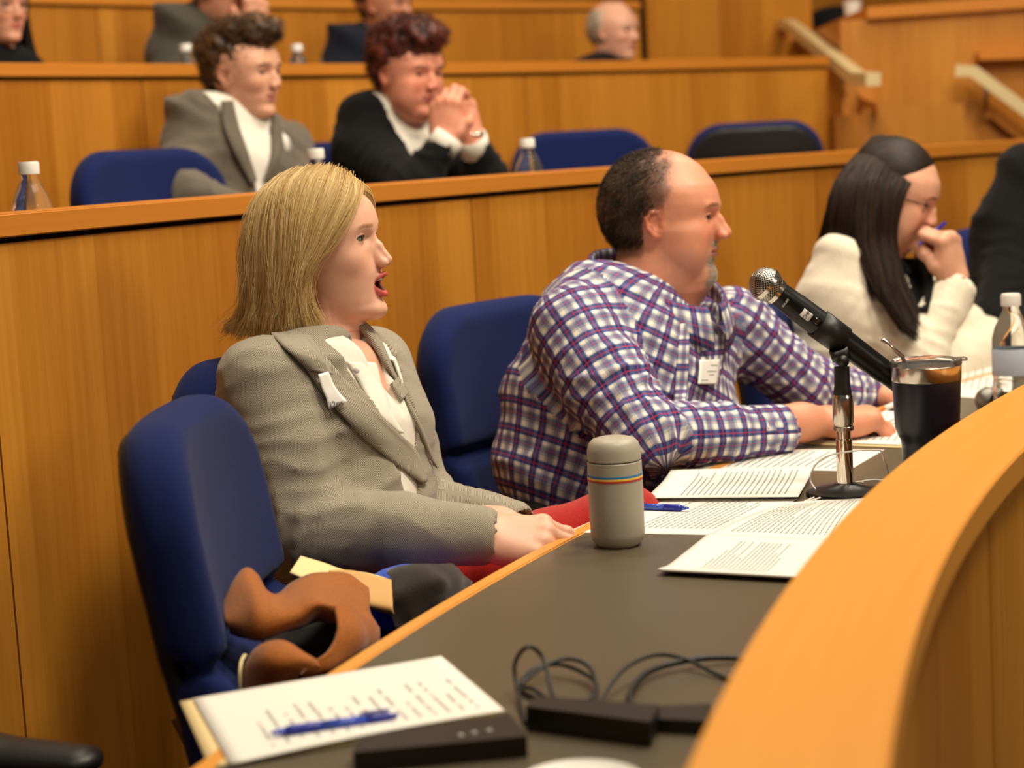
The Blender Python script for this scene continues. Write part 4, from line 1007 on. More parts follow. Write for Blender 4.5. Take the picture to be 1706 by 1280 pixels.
# ------------------------------------------------------------------ man in the plaid shirt
MAT['hair_dark'] = hat('dark_brown_greying_hair', srgb(34, 26, 18), srgb(112, 92, 66), .5, .4)
MAT['plaid'] = plaid('plaid_cotton')
MAT['black_cloth'] = fabric('black_cloth', srgb(9, 9, 10), srgb(19, 19, 21), 700, .9, .04)
MAT['grey_hair'] = hat('grey_hair', srgb(130, 120, 106), srgb(206, 198, 184), .5, .4)
SK_M = srgb(222, 150, 118)
HM = .240
hm = P_anchor((.962, -.27, -.015), (-.04, .02, 1), HM, (.492, 0, .37), at(1219, 387, 3.36))
def build_man():
    def cond(x, y, z):
        nn = .03*vnoise(np.stack([x, y, z], -1), 60)+.035*vnoise(np.stack([x, y, z], -1), 18)
        side = (x < .09+nn+.10*np.clip((z-.85)/.1, 0, 1)*(y > .05)) & (z > .42-.9*(x+.05)) & (z < .93+nn)
        back = (x < -.12) & (z > .20)
        ear = (np.abs(x+.02) < .085) & (np.abs(z-.45) < .11)
        top = (z > .86) & (x < .02+nn)
        return (side | back | top) & ~ear & ~((z < .60) & (x > .06))
    uL, vF = frame_uv((.78, -.62, 0))
    T = [(A3(1092, 500, 3.42), .105, .085), (A3(1085, 560, 3.41), .200, .112), (A3(1062, 620, 3.40), .205, .150), (A3(1018, 730, 3.38), .195, .172), (A3(992, 812, 3.38), .19, .168)]
    hip = A3(975, 900, 3.38)
    shN, shF = A3(955, 552, 3.22), A3(1218, 540, 3.55)
    elN, wrN = A3(1072, 728, 3.10), A3(1300, 718, 3.24)
    elF, wrF = A3(1335, 640, 3.60), A3(1452, 655, 3.70)
    nk = [(-.12, 0, .2)]+[tuple(q) for q in hm.l([A3(1095, 470, 3.40), A3(1080, 540, 3.44)])]
    V, Q = head_mesh(HM, dict(fat=.028, jaw=1.10, nose_r=.037, nose_tip=(.492, .37), nose_w=.048, brow=.016, eye=.015, lips=.8, neckfat=1, chinx=-.005, lid=-.004), .0019, neck=nk, neck_r=.066)
    C = head_colors(V, SK_M, srgb(176, 96, 84), dict(flush=.55, brow=srgb(120, 84, 60), beard=(srgb(150, 138, 124), 'goatee')))
    mk = (soft(cond, V, .022, 14)*.85)[:, None]; C = C*(1-mk)+np.array(srgb(66, 50, 38)[:3])*mk
    parts = [(hm.w(V), Q, C)]
    B = Field((-.45, 2.3, .1), (1.0, 4.0, 1.15), .012)
    B.loft([(c, uL, vF, a*.86, b*.84) for c, a, b in T]+[(hip, uL, vF, .15, .12)], k=.03)
    B.chain([shN, elN, wrN], [.05, .042, .028], k=.02); B.chain([shF, elF, wrF], [.05, .042, .028], k=.02)
    v, q = B.mesh(); parts.append((v, q, np.repeat(np.array(SK_M[:3])[None], len(v), 0)))
    hN = placed_hand(A3(1374, 702, 3.30), (.90, .42, -.05), (-.25, -.10, .96), [(38, 42, 20), (34, 44, 24), (40, 46, 26), (46, 48, 26)], SK_M, side=1, s=1.04, thumb=((.035, .040, -.012), (.066, .046, -.024), (.090, .034, -.030)), fore=((-.10, -.01, .002), .0335), thick=1.12, flush=.5)
    hF = placed_hand(wrF+np.array((.008, .0, -.002)), (.86, -.28, -.15), (.15, .35, .92), [(42, 50, 30), (46, 54, 30), (50, 54, 30), (54, 54, 30)], SK_M, side=-1, s=1.02, fore=((-.07, 0, 0), .034), thick=1.1, flush=.5)
    parts += [hN[:3], hF[:3]]
    V, Q, C = join_np(parts); p = col_mesh('person', V, Q, C, MAT['skin'])
    tag(p, 'balding man with grey goatee in a plaid shirt writing at the desk', 'person')
    for s in (1, -1): eyeball(hm, s, (1, -.05, -.02), MAT['eye_brown'], p); lashes(hm, s, p, MAT['lash'], ez=.497, half=.013, r=.0007, ex=.298)
    short_hair('hair', hm, cond, MAT['hair_dark'], p, 6500, .00055, .075, lift=.45, curl=.012, seed=4, flow=(-.5, 0, -.6), skull=(.405, .35, .415))
    short_hair('thin_top_hair', hm, lambda x, y, z: (z > .86) & (x >= .0) & (x < .22) & (y > -.02), MAT['hair_dark'], p, 240, .0004, .09, lift=.35, curl=.02, seed=8, flow=(.2, .6, 0), skull=(.405, .35, .42))
    # goatee bristles
    R = np.random.RandomState(5); Vl = hm.l(parts[0][0]); msk = (Vl[:, 0] > .20) & (np.abs(Vl[:, 1]) < .12) & (((Vl[:, 2] < .185) & (Vl[:, 2] > -.02)) | ((np.abs(Vl[:, 2]-.287) < .022) & (Vl[:, 0] > .32) & (np.abs(Vl[:, 1]) < .09)))
    idx = np.where(msk)[0]; idx = R.choice(idx, 1100); Nn = normals_of(parts[0][0], parts[0][1])[idx]; P0 = parts[0][0][idx]
    dr = Nn*.6+np.array((0, 0, -.8))+.3*R.randn(len(idx), 3); dr /= np.linalg.norm(dr, axis=1, keepdims=True)
    t = np.linspace(0, 1, 3)[None, :, None]; strands('goatee', P0[:, None]+dr[:, None]*t*.0035, .00035, MAT['grey_hair'], p)
    # trousers, belt
    Tr = Field((-.45, 2.3, .1), (1.0, 3.9, .9), .010); kn1, kn2 = A3(1180, 930, 3.2), A3(1290, 880, 3.42)
    Tr.ell(hip+np.array((0, 0, .0)), (.185, .175, .12), k=.04)
    Tr.chain([hip-uL*.1, kn1, (kn1[0], kn1[1], .12)], [.095, .07, .055], k=.03); Tr.chain([hip+uL*.1, kn2, (kn2[0], kn2[1], .12)], [.095, .07, .055], k=.03)
    v, q = Tr.mesh(); v = wrinkle(v, q, None, .005, 4); new_obj('trousers', np_mesh('trousers', v, q), MAT['black_cloth'], p, smooth=True)
    # shirt
    J = Field((-.30, 2.85, .55), (.95, 4.0, 1.14), .0062)
    J.loft([(T[0][0], uL, vF, .100, .082)]+[(c, uL, vF, a, b) for c, a, b in T[1:]], k=.03)
    J.chain([shN, shN*.5+elN*.5, elN], [.078, .074, .064], k=.03); J.chain([elN, elN*.45+wrN*.55, wrN], [.066, .052, .041], k=.02)
    J.chain([shF, elF], [.074, .062], k=.03); J.chain([elF, wrF], [.062, .040], k=.02)
    J.cap(T[0][0]+np.array((0, 0, .15)), T[0][0]+vF*.02+np.array((0, 0, -.0)), .074, .078, k=.008, op='cut')
    J.cap(wrN-(wrN-elN)*.05, wrN+(wrN-elN)*.2, .034, .036, k=.003, op='cut'); J.cap(wrF-(wrF-elF)*.05, wrF+(wrF-elF)*.3, .034, .036, k=.003, op='cut')
    v, q = J.mesh()
    jt = [(elN, .12, wrN-elN, .010), (elN*.55+shN*.45, .11, elN-shN, .009), (shN, .10, elN-shN, .006), (elN*.5+wrN*.5, .10, wrN-elN, .006), (elF, .10, wrF-elF, .010), (shF*.5+elF*.5, .10, elF-shF, .010), (elF*.4+wrF*.6, .08, wrF-elF, .007), (T[3][0]-vF*.08, .16, (0, 0, 1), .007), (T[2][0]-uL*.1, .14, (.3, 0, 1), .006)]
    v = wrinkle(v, q, None, .010, 6, jt, mute=[(wrN, .05), (wrF, .05)])
    bones = [(T[4][0], T[1][0], vF, .19, 0), (elN, shN, (0, -1, 0), .074, .0), (wrN, elN, (0, -.5, 1), .054, .3), (elF, shF, (0, -1, 0), .07, 0), (wrF, elF, (0, -.5, 1), .052, .3)]
    sh = cloth_obj('plaid_shirt', v, q, bones, MAT['plaid'], p); t = bvh(sh)
    def cuff(wr, el, r, nm):
        ax = (wr-el)/np.linalg.norm(wr-el); c0 = wr-ax*.062; c1 = wr+ax*.004
        up = np.array((0, 0, 1.)); a = np.cross(ax, up); a /= np.linalg.norm(a); b = np.cross(ax, a)
        G = [[tuple(c0*(1-s_)+c1*s_+(a*math.cos(w_)+b*math.sin(w_))*(r*(1+.03*math.sin(3*w_)))) for w_ in np.linspace(0, 2*math.pi, 33)] for s_ in np.linspace(0, 1, 6)]
        o = grid_mesh(nm, G, MAT['plaid'], sh, thick=.0035); return o
    cuff(wrN, elN, .0435, 'cuff'); cuff(wrF, elF, .0425, 'cuff')
    # collar band standing round the neck, points falling forward
    neck_collar('collar', A3(1092, 482, 3.40), uL, vF, .122, .106, .070, -.034, .046, .032, MAT['plaid'], sh, fwd=.012)
    drape('placket', t, [(1134, 540), (1130, 580), (1126, 630), (1122, 680)], [(1148, 538), (1148, 580), (1146, 630), (1142, 680)], MAT['plaid'], sh, off=.006, n=20, k=4)
    drape('pocket', t, [(1166, 560), (1168, 600), (1170, 636)], [(1210, 556), (1206, 596), (1200, 628)], MAT['plaid'], sh, off=.006, n=10, k=8)
    bd = drape('badge', t, [(1166, 600), (1165, 620), (1163, 640)], [(1200, 599), (1198, 620), (1195, 640)], MAT['badge'], p, off=.008, n=10, k=8, thick=.0012, smooth_z=0, flat=True)
    return p, sh, t, hN, hF
# ------------------------------------------------------------------ the other people
MAT['hair_brunette'] = hat('long_dark_brown_hair', srgb(18, 11, 8), srgb(58, 36, 22), .55, .3)
MAT['cream_knit'] = fabric('cream_knit', srgb(222, 210, 184), srgb(242, 234, 214), 420, .92, .3)
MAT['grey_suit'] = fabric('grey_brown_suiting', srgb(88, 80, 68), srgb(118, 108, 94), 900, .85, .2)
MAT['dark_grey_suit'] = fabric('dark_grey_suiting', srgb(58, 56, 46), srgb(78, 74, 62), 900, .85, .2)
MAT['navy_suit'] = fabric('navy_suiting', srgb(13, 17, 30), srgb(23, 29, 46), 900, .88, .05)
MAT['hair_brown'] = hat('brown_curly_hair', srgb(40, 26, 14), srgb(122, 84, 46), .5, .45)
MAT['hair_auburn'] = hat('auburn_curly_hair', srgb(40, 14, 8), srgb(112, 44, 22), .5, .45)
MAT['hair_black'] = hat('black_hair', srgb(12, 10, 9), srgb(36, 28, 24), .6, .25)
def put_badge_line(): pass
def person(label, pose, skin, head, colors, T, n, arms, garment, gname, vox=.003, gvox=.009, neck_r=.055, neckpts=None, hands=(), eyes=None, wr=.006, legs=True, v_open=None, shirt=None, seed=1, scalp=None, group=None):
    """seated clothed figure: T trunk stations (point, half width, half depth), arms [(shoulder, elbow, wrist, radii)]"""
    uL, vF = frame_uv(n)
    nk = [(-.12, 0, .2)]+[tuple(q) for q in pose.l(neckpts or [T[0][0], T[1][0]-vF*.02])]
    V, Q = head_mesh(pose.H, head, vox, neck=nk, neck_r=neck_r); C = head_colors(V, skin, colors.get('lip', srgb(182, 96, 84)), colors)
    if scalp is not None: mk = (soft(scalp[0], V, .02, 10)*.9)[:, None]; C = C*(1-mk)+np.array(scalp[1][:3])*mk
    parts = [(pose.w(V), Q, C)]
    P_ = np.array([t[0] for t in T]); lo = P_.min(0)-.5; hi = P_.max(0)+.5; base = T[-1][0]
    B = Field(lo-np.array((0, 0, .6)), hi, .016); B.loft([(c, uL, vF, a*.82, b*.8) for c, a, b in T], k=.03)
    for a in arms: B.chain(a[:3], [r*.7 for r in a[3]], k=.02)
    hip = np.array(base)
    if legs:
        for s in (-1, 1):
            k1 = hip+vF*.42+uL*s*.11+np.array((0, 0, -.03)); k1[2] = hip[2]-.02; f1 = k1+vF*.02; f1[2] = hip[2]-.44
            B.chain([hip+uL*s*.09, k1, f1], [.08, .055, .04], k=.03)
    v, q = B.mesh(); parts.append((v, q, np.repeat(np.array(skin[:3])[None], len(v), 0)))
    parts += [h[:3] for h in hands]
    V, Q, C = join_np(parts); p = col_mesh('person', V, Q, C, MAT['skin']); tag(p, label, 'person', group)
    if eyes:
        for s in (1, -1): eyeball(pose, s, eyes[0], MAT[eyes[1]], p); lashes(pose, s, p, MAT['lash'], ez=.497, half=head.get('eye', .015), r=.0008, ex=.298)
    J = Field(lo+.12, hi-.05, gvox); J.loft([(c, uL, vF, a, b) for c, a, b in T], k=.03)
    mute = []
    for a in arms:
        J.chain(a[:3], a[3], k=.03); w_, e_ = np.array(a[2]), np.array(a[1]); J.cap(w_-(w_-e_)*.06, w_+(w_-e_)*.3, a[3][2]*.8, a[3][2]*.84, k=.003, op='cut'); mute.append((w_, .05))
    top = np.array(T[0][0]); J.cap(top+np.array((0, 0, .15))-vF*.01, top+vF*.015, neck_r+.008, neck_r+.012, k=.008, op='cut')
    if v_open:
        bt = np.array(v_open[0]); sl = v_open[1]
        def op_(X): D = X-bt; z = D[..., 2]; u = (D*uL).sum(-1); f = (D*vF).sum(-1); return np.maximum(np.maximum(np.abs(u)-.006-sl*z, -z), -(f+.05+.25*z))
        J.put(bt-.25, bt+.35, op_, .006, 'cut')
    v, q = J.mesh(); jt = [(np.array(a[1]), .11, np.array(a[2])-np.array(a[1]), .008) for a in arms]+[((np.array(a[0])+np.array(a[1]))/2, .1, np.array(a[1])-np.array(a[0]), .006) for a in arms]
    v = wrinkle(v, q, None, wr, seed, jt, mute); g = new_obj(gname, np_mesh(gname, v, q), garment, p, smooth=True)
    sh = None
    if shirt is not None:
        K = Field(lo+.15, hi-.1, gvox); K.loft([(np.array(c)+vF*.0, uL, vF, a*.93, b*.95) for c, a, b in T], k=.03)
        K.cap(top+np.array((0, 0, .15)), top+vF*.02, neck_r, neck_r+.004, k=.008, op='cut'); v, q = K.mesh()
        sh = new_obj('shirt', np_mesh('shirt', v, q), shirt, p, smooth=True)
    return p, g, sh
def curly(name, pose, cond, material, parent, blob, n=1500, amp=.05, seed=3, vox=.006, strand_len=.10, curl=.035):
    """thick curly hair: a lumpy mass with loose curls over it; blob: [(centre, radii)] in head units"""
    F_ = Field((-.75, -.6, .1), (.62, .6, 1.35), vox/pose.H)
    for c, r in blob: F_.ell(c, r, k=.08)
    V, Q = F_.mesh(); Nn = normals_of(V, Q)
    d = vnoise(V, 9, seed)*amp+vnoise(V, 22, seed+1)*amp*.5; V = V+Nn*d[:, None]
    hair_mesh(pose.w(V), Q, name, material, parent, tone=np.clip(.25+2.5*d/amp*.2, 0, 1))
    R = np.random.RandomState(seed); i = R.choice(len(V), n); P0 = V[i]; n0 = Nn[i]; a1 = np.cross(n0, R.randn(n, 3)); a1 /= np.linalg.norm(a1, axis=1, keepdims=True); a2 = np.cross(n0, a1)
    t = np.linspace(0, 1, 8)[None, :, None]; ph = R.rand(n, 1, 1)*6.28
    P = P0[:, None]-n0[:, None]*.02+n0[:, None]*t*strand_len*.5+a1[:, None]*t*strand_len*.6+curl*(np.sin(t*7+ph)*a2[:, None]+np.cos(t*7+ph)*n0[:, None])*.8
    strands('curls', pose.w(P), np.full(n, .0011), material, parent, tone=R.rand(n))
def col_drape(nm, t, A_, B_, m_, par, off, d0, n=10, k=5): return drape(nm, t, A_, B_, MAT[m_], par, off=off, n=n, k=k, d0=d0, thick=.004, bulge=.004)

def build_brunette():
    H = .22; ps = P_anchor((.86, -.34, -.36), (.30, -.06, 1), H, (.475, 0, .36), at(1561, 372, 4.06)); sk = srgb(222, 164, 134)
    T = [(A3(1462, 462, 4.12), .095, .07), (A3(1455, 500, 4.12), .185, .105), (A3(1432, 560, 4.10), .168, .125), (A3(1415, 650, 4.10), .155, .12), (A3(1410, 760, 4.10), .17, .14)]
    shN, elN, wrN = A3(1392, 498, 4.02), A3(1525, 602, 3.98), A3(1590, 482, 4.02)
    shF, elF, wrF = A3(1530, 490, 4.33), A3(1640, 578, 4.30), A3(1560, 628, 4.10)
    hd = placed_hand(A3(1592, 466, 4.02), (-.20, -.02, 1), (.72, -.68, .1), [(62, 78, 40), (66, 80, 40), (72, 82, 42), (78, 82, 42)], sk, side=1, s=1.0, thumb=((.04, .036, -.02), (.07, .032, -.04), (.09, .022, -.056)), fore=((-.05, 0, 0), .027))
    p, g, _ = person('dark-haired woman in cream sweater and glasses, fist with blue pen at her mouth', ps, sk, dict(jaw=.98, nose_r=.029, nose_w=.04, brow=.003, nose_tip=(.475, .36), fat=.012, eye=.014), dict(brow=srgb(60, 36, 24), flush=.4), T, (.8, -.6, 0),
        [(shN, elN, wrN, [.068, .060, .046]), (shF, elF, wrF, [.066, .058, .044])], MAT['cream_knit'], 'sweater', vox=.0028, gvox=.007, neck_r=.048, neckpts=[T[0][0]+np.array((0, 0, .03)), T[1][0]], hands=[hd], eyes=((1, -.1, -.1), 'eye_brown'), wr=.007, seed=11, scalp=(lambda x, y, z: (x < .20-.8*np.maximum(.93-z, 0)) & (z > .35), srgb(40, 26, 18)))
    t = bvh(g)
    Gp = [[(1530, 294, 4.03), (1514, 312, 3.99), (1502, 350, 3.98), (1496, 400, 3.98), (1502, 450, 3.97), (1520, 500, 3.94), (1532, 528, 3.92)],
          [(1505, 262, 4.06), (1482, 300, 3.98), (1472, 350, 3.96), (1470, 400, 3.96), (1480, 460, 3.92), (1500, 520, 3.89), (1524, 565, 3.86)],
          [(1487, 238, 4.08), (1450, 290, 3.98), (1440, 350, 3.96), (1440, 400, 3.95), (1450, 445, 3.93), (1474, 500, 3.90), (1512, 555, 3.88)],
          [(1472, 226, 4.10), (1420, 290, 4.0), (1405, 350, 3.98), (1402, 395, 3.99), (1406, 425, 4.0), (1425, 455, 3.98), (1462, 500, 3.92)],
          [(1458, 227, 4.12), (1400, 290, 4.05), (1382, 350, 4.03), (1378, 400, 4.05), (1374, 430, 4.12), (1366, 455, 4.18), (1352, 480, 4.24)],
          [(1452, 230, 4.16), (1394, 300, 4.13), (1374, 360, 4.12), (1362, 410, 4.16), (1350, 445, 4.2), (1337, 478, 4.24), (1322, 505, 4.26)]]
    G = np.array([[tuple(ps.l([at(*q)])[0]) for q in r] for r in Gp])
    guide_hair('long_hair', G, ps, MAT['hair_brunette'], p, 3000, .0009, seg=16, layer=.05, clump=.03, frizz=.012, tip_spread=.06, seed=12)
    Gf = [[(1522, 284, 4.05), (1537, 268, 4.09), (1550, 282, 4.13), (1557, 305, 4.16), (1556, 340, 4.18), (1550, 380, 4.2), (1548, 420, 4.2)],
          [(1500, 254, 4.08), (1525, 246, 4.12), (1545, 264, 4.18), (1553, 300, 4.2), (1552, 350, 4.22), (1545, 400, 4.22), (1540, 440, 4.22)],
          [(1474, 228, 4.12), (1500, 228, 4.16), (1525, 250, 4.22), (1535, 300, 4.25), (1535, 350, 4.26), (1530, 400, 4.26), (1525, 450, 4.26)]]
    Gf = np.array([[tuple(ps.l([at(*q)])[0]) for q in r] for r in Gf])
    guide_hair('far_side_hair', Gf, ps, MAT['hair_brunette'], p, 900, .0009, seg=16, layer=.04, clump=.02, frizz=.010, seed=14)
    F_ = Field((-.6, -.5, .2), (.5, .5, 1.15), .02); F_.ell((-.09, 0, .64), (.438, .37, .412), k=.05); F_.ell((-.25, 0, .45), (.28, .33, .3), k=.05); F_.put((.1, -.5, .1), (.6, .5, 1.2), lambda X: .30*1-X[..., 0]*1-.55*np.maximum(.86-X[..., 2], 0)*-1-0*X[..., 1], .02, 'cut') if 0 else None
    F_.put((-.1, -.6, .1), (.6, .6, 1.2), lambda X: -(X[..., 0]-.27+.75*np.maximum(.90-X[..., 2], 0)), .03, 'cut')
    v, q = F_.mesh(); hair_mesh(ps.w(v), q, 'crown_hair', MAT['hair_brunette'], p, tone=.3+.3*vnoise(v*np.array((1, 4, 1)), 12))
    # glasses
    gl = lambda pts: [Vector(q) for q in ps.w(pts)]
    rim = lambda s: gl([(.365-.03*abs(math.cos(a)*.5+.5)*1, s*(.145+.105*math.cos(a)), .485+.075*math.sin(a)) for a in np.linspace(0, 2*math.pi, 25)])
    go = thing('eyeglasses', 'thin dark-rimmed eyeglasses on the dark-haired woman with the fist at her mouth', 'glasses')
    for s in (1, -1):
        tube('rim', rim(s), .0011, MAT['blackmetal'], go, 6); tube('temple_arm', gl([(.335, s*.25, .50), (.1, s*.37, .50), (-.05, s*.37, .49)]), .001, MAT['blackmetal'], go, 6)
    tube('bridge', gl([(.365, .04, .50), (.385, 0, .51), (.365, -.04, .50)]), .001, MAT['blackmetal'], go, 6)
    # black top showing between the hair and the raised arm
    drape('black_top', t, [(1502, 430), (1508, 470), (1512, 520)], [(1545, 430), (1556, 470), (1546, 520)], MAT['black_cloth'], p, off=.01, n=10, k=8, d0=4.05)
    # wrist band
    w0 = A3(1591, 472, 4.02); ring = [Vector(w0+np.array((.031*math.cos(a), .031*math.sin(a), .002+.010*math.cos(a)))) for a in np.linspace(0, 2*math.pi, 24)]
    b_ = tube('bracelet', ring, .0022, MAT['blackmetal'], None, 6); tag(b_, 'thin black band around the wrist of the woman in the cream sweater', 'bracelet')
    pt = ps.w([(.47, -.03, .20)])[0]; tip = A3(1530, 408, 4.00); end = A3(1574, 372, 4.05)
    pen = thing('pen', 'blue pen held in the raised fist of the dark-haired woman', 'pen')
    d = Vector(end-tip); tube('barrel', [Vector(tip)+d*.25, Vector(end)], .004, MAT['pen_blue'], pen, 10); tube('tip', [Vector(tip), Vector(tip)+d*.25], [.0018, .004], MAT['pen_clear'], pen, 10)
    return p
MAT['pen_blue'] = mat('blue_plastic', srgb(30, 40, 150), .3); MAT['pen_clear'] = mat('translucent_blue_plastic', srgb(60, 84, 190), .2)
def build_dark_person():
    ps = P_anchor((.75, -.5, -.4), (.3, -.2, 1), .235, (.48, 0, .37), at(1960, 330, 4.7)); sk = srgb(214, 158, 128)
    T = [(A3(1800, 312, 4.75), .12, .09), (A3(1768, 358, 4.75), .215, .13), (A3(1728, 440, 4.73), .205, .15), (A3(1712, 570, 4.72), .19, .15), (A3(1690, 700, 4.72), .19, .16)]
    p, g, _ = person('person in black jacket cut off beside the woman in the cream sweater', ps, sk, dict(), dict(brow=srgb(60, 40, 30)), T, (.8, -.6, 0),
        [(A3(1706, 400, 4.62), A3(1668, 540, 4.5), A3(1760, 570, 4.35), [.085, .07, .045])], MAT['black_cloth'], 'jacket', vox=.005, gvox=.010, eyes=None, seed=21)
    curly('hair', ps, None, MAT['hair_black'], p, [((-.1, 0, .68), (.46, .38, .40))], n=300)
def build_young_1():
    H = .235; ps = P_anchor((.86, -.46, -.04), (-.02, 0, 1), H, (.475, 0, .37), at(467, 139, 4.86)); sk = srgb(220, 164, 134)
    T = [(A3(413, 204, 4.98), .10, .08), (A3(398, 232, 4.98), .205, .12), (A3(392, 280, 4.96), .19, .13), (A3(388, 345, 4.96), .175, .13), (A3(385, 440, 4.96), .18, .14)]
    nn = (.72, -.69, 0); uL, vF = frame_uv(nn)
    p, g, sh = person('young man with curly brown hair in a grey blazer and white shirt', ps, sk, dict(jaw=.98, nose_r=.031, brow=.012, eye=.013), dict(brow=srgb(64, 42, 28), flush=.3), T, nn,
        [(A3(318, 245, 4.88), A3(300, 322, 4.72), A3(400, 352, 4.62), [.074, .064, .045]), (A3(480, 243, 5.08), A3(505, 330, 5.0), A3(470, 350, 4.75), [.07, .06, .044])], MAT['grey_suit'], 'blazer', vox=.0035, gvox=.009, eyes=((1, -.1, .0), 'eye_brown'), wr=.010, v_open=(np.array(T[3][0])+vF*.13, .30), shirt=MAT['white_shirt'], seed=31, neckpts=[T[0][0]+np.array((0, 0, .02)), T[1][0]])
    t = bvh(g, sh)
    col_drape('lapel', t, [(368, 168), (372, 210), (392, 260), (420, 310)], [(388, 168), (398, 210), (412, 250), (428, 300)], 'grey_suit', g, .016, 4.9, n=16)
    col_drape('lapel', t, [(446, 182), (452, 215), (452, 260), (440, 300)], [(456, 184), (470, 215), (466, 258), (444, 306)], 'grey_suit', g, .014, 4.9, n=16)
    neck_collar('shirt_collar', A3(416, 196, 4.98), uL, vF, .072, .074, .030, -.040, .034, .035, MAT['white_shirt'], sh, fwd=.02, gap=.25, flare=.02)
    curly('hair', ps, None, MAT['hair_brown'], p, [((-.12, 0, .70), (.44, .37, .40)), ((.12, 0, .94), (.33, .30, .18)), ((-.30, 0, .52), (.22, .28, .28)), ((.22, 0, .96), (.23, .25, .13))], n=1500, seed=33)
def build_young_2():
    H = .235; ps = P_anchor((.70, -.70, -.12), (.02, 0, 1), H, (.475, 0, .37), at(727, 143, 5.02)); sk = srgb(222, 150, 122)
    T = [(A3(682, 196, 5.2), .10, .08), (A3(676, 228, 5.22), .205, .12), (A3(668, 280, 5.2), .19, .135), (A3(664, 345, 5.2), .18, .14), (A3(664, 430, 5.2), .18, .14)]
    nn = (.62, -.78, 0); uL, vF = frame_uv(nn)
    eN, wN = A3(690, 312, 4.90), A3(741, 238, 4.90); eF, wF = A3(812, 300, 5.05), A3(789, 240, 4.98)
    h1 = placed_hand(A3(740, 232, 4.90), (.10, .12, 1), (-.35, -.90, .1), [(40, 55, 30), (42, 58, 30), (46, 60, 30), (50, 60, 30)], sk, side=-1, s=1.05, vox=.0025, fore=((-.03, 0, 0), .027))
    h2 = placed_hand(A3(787, 230, 4.98), (-.22, -.10, 1), (.75, -.60, .1), [(60, 75, 40), (62, 76, 40), (64, 78, 40), (68, 78, 40)], sk, side=1, s=1.05, vox=.0025, fore=((-.03, 0, 0), .027))
    p, g, sh = person('young man with auburn curls in black blazer, hands clasped at his mouth', ps, sk, dict(jaw=1.0, nose_r=.034, brow=.012, fat=.01, eye=.012), dict(brow=srgb(70, 36, 24), flush=.5), T, nn,
        [(A3(603, 248, 5.12), eN, wN, [.074, .062, .042]), (A3(752, 248, 5.32), eF, wF, [.07, .06, .042])], MAT['black_cloth'], 'blazer', vox=.0035, gvox=.009, eyes=((1, -.05, -.1), 'eye_brown'), wr=.008, v_open=(np.array(T[3][0])+vF*.13, .26), shirt=MAT['white_shirt'], seed=41, hands=[h1, h2], neckpts=[T[0][0]+np.array((0, 0, .02)), T[1][0]])
    t = bvh(g, sh)
    neck_collar('shirt_collar', A3(684, 190, 5.2), uL, vF, .072, .074, .030, -.040, .034, .035, MAT['white_shirt'], sh, fwd=.02, gap=.25, flare=.02)
    for w_, e_ in ((wN, eN), (wF, eF)):
        ax = (w_-e_)/np.linalg.norm(w_-e_); a = np.cross(ax, (0, 1., 0)); a /= np.linalg.norm(a); b = np.cross(ax, a)
        G = [[tuple(w_+ax*s_+(a*math.cos(x)+b*math.sin(x))*.040) for x in np.linspace(0, 2*math.pi, 25)] for s_ in (-.03, 0, .022)]
        grid_mesh('shirt_cuff', G, MAT['white_shirt'], sh, thick=.004)
    c = A3(788, 222, 4.98); wt = tube('wristwatch', [Vector(c+np.array((.031*math.cos(x), .031*math.sin(x), .004*math.sin(x)))) for x in np.linspace(0, 2*math.pi, 24)], .006, MAT['steel'], None, 8)
    tag(wt, 'metal wristwatch on the wrist of the auburn-haired young man', 'watch')
    curly('hair', ps, None, MAT['hair_auburn'], p, [((-.10, 0, .72), (.46, .40, .40)), ((.10, 0, .93), (.36, .34, .22)), ((-.30, 0, .50), (.22, .28, .26))], n=1500, seed=43)
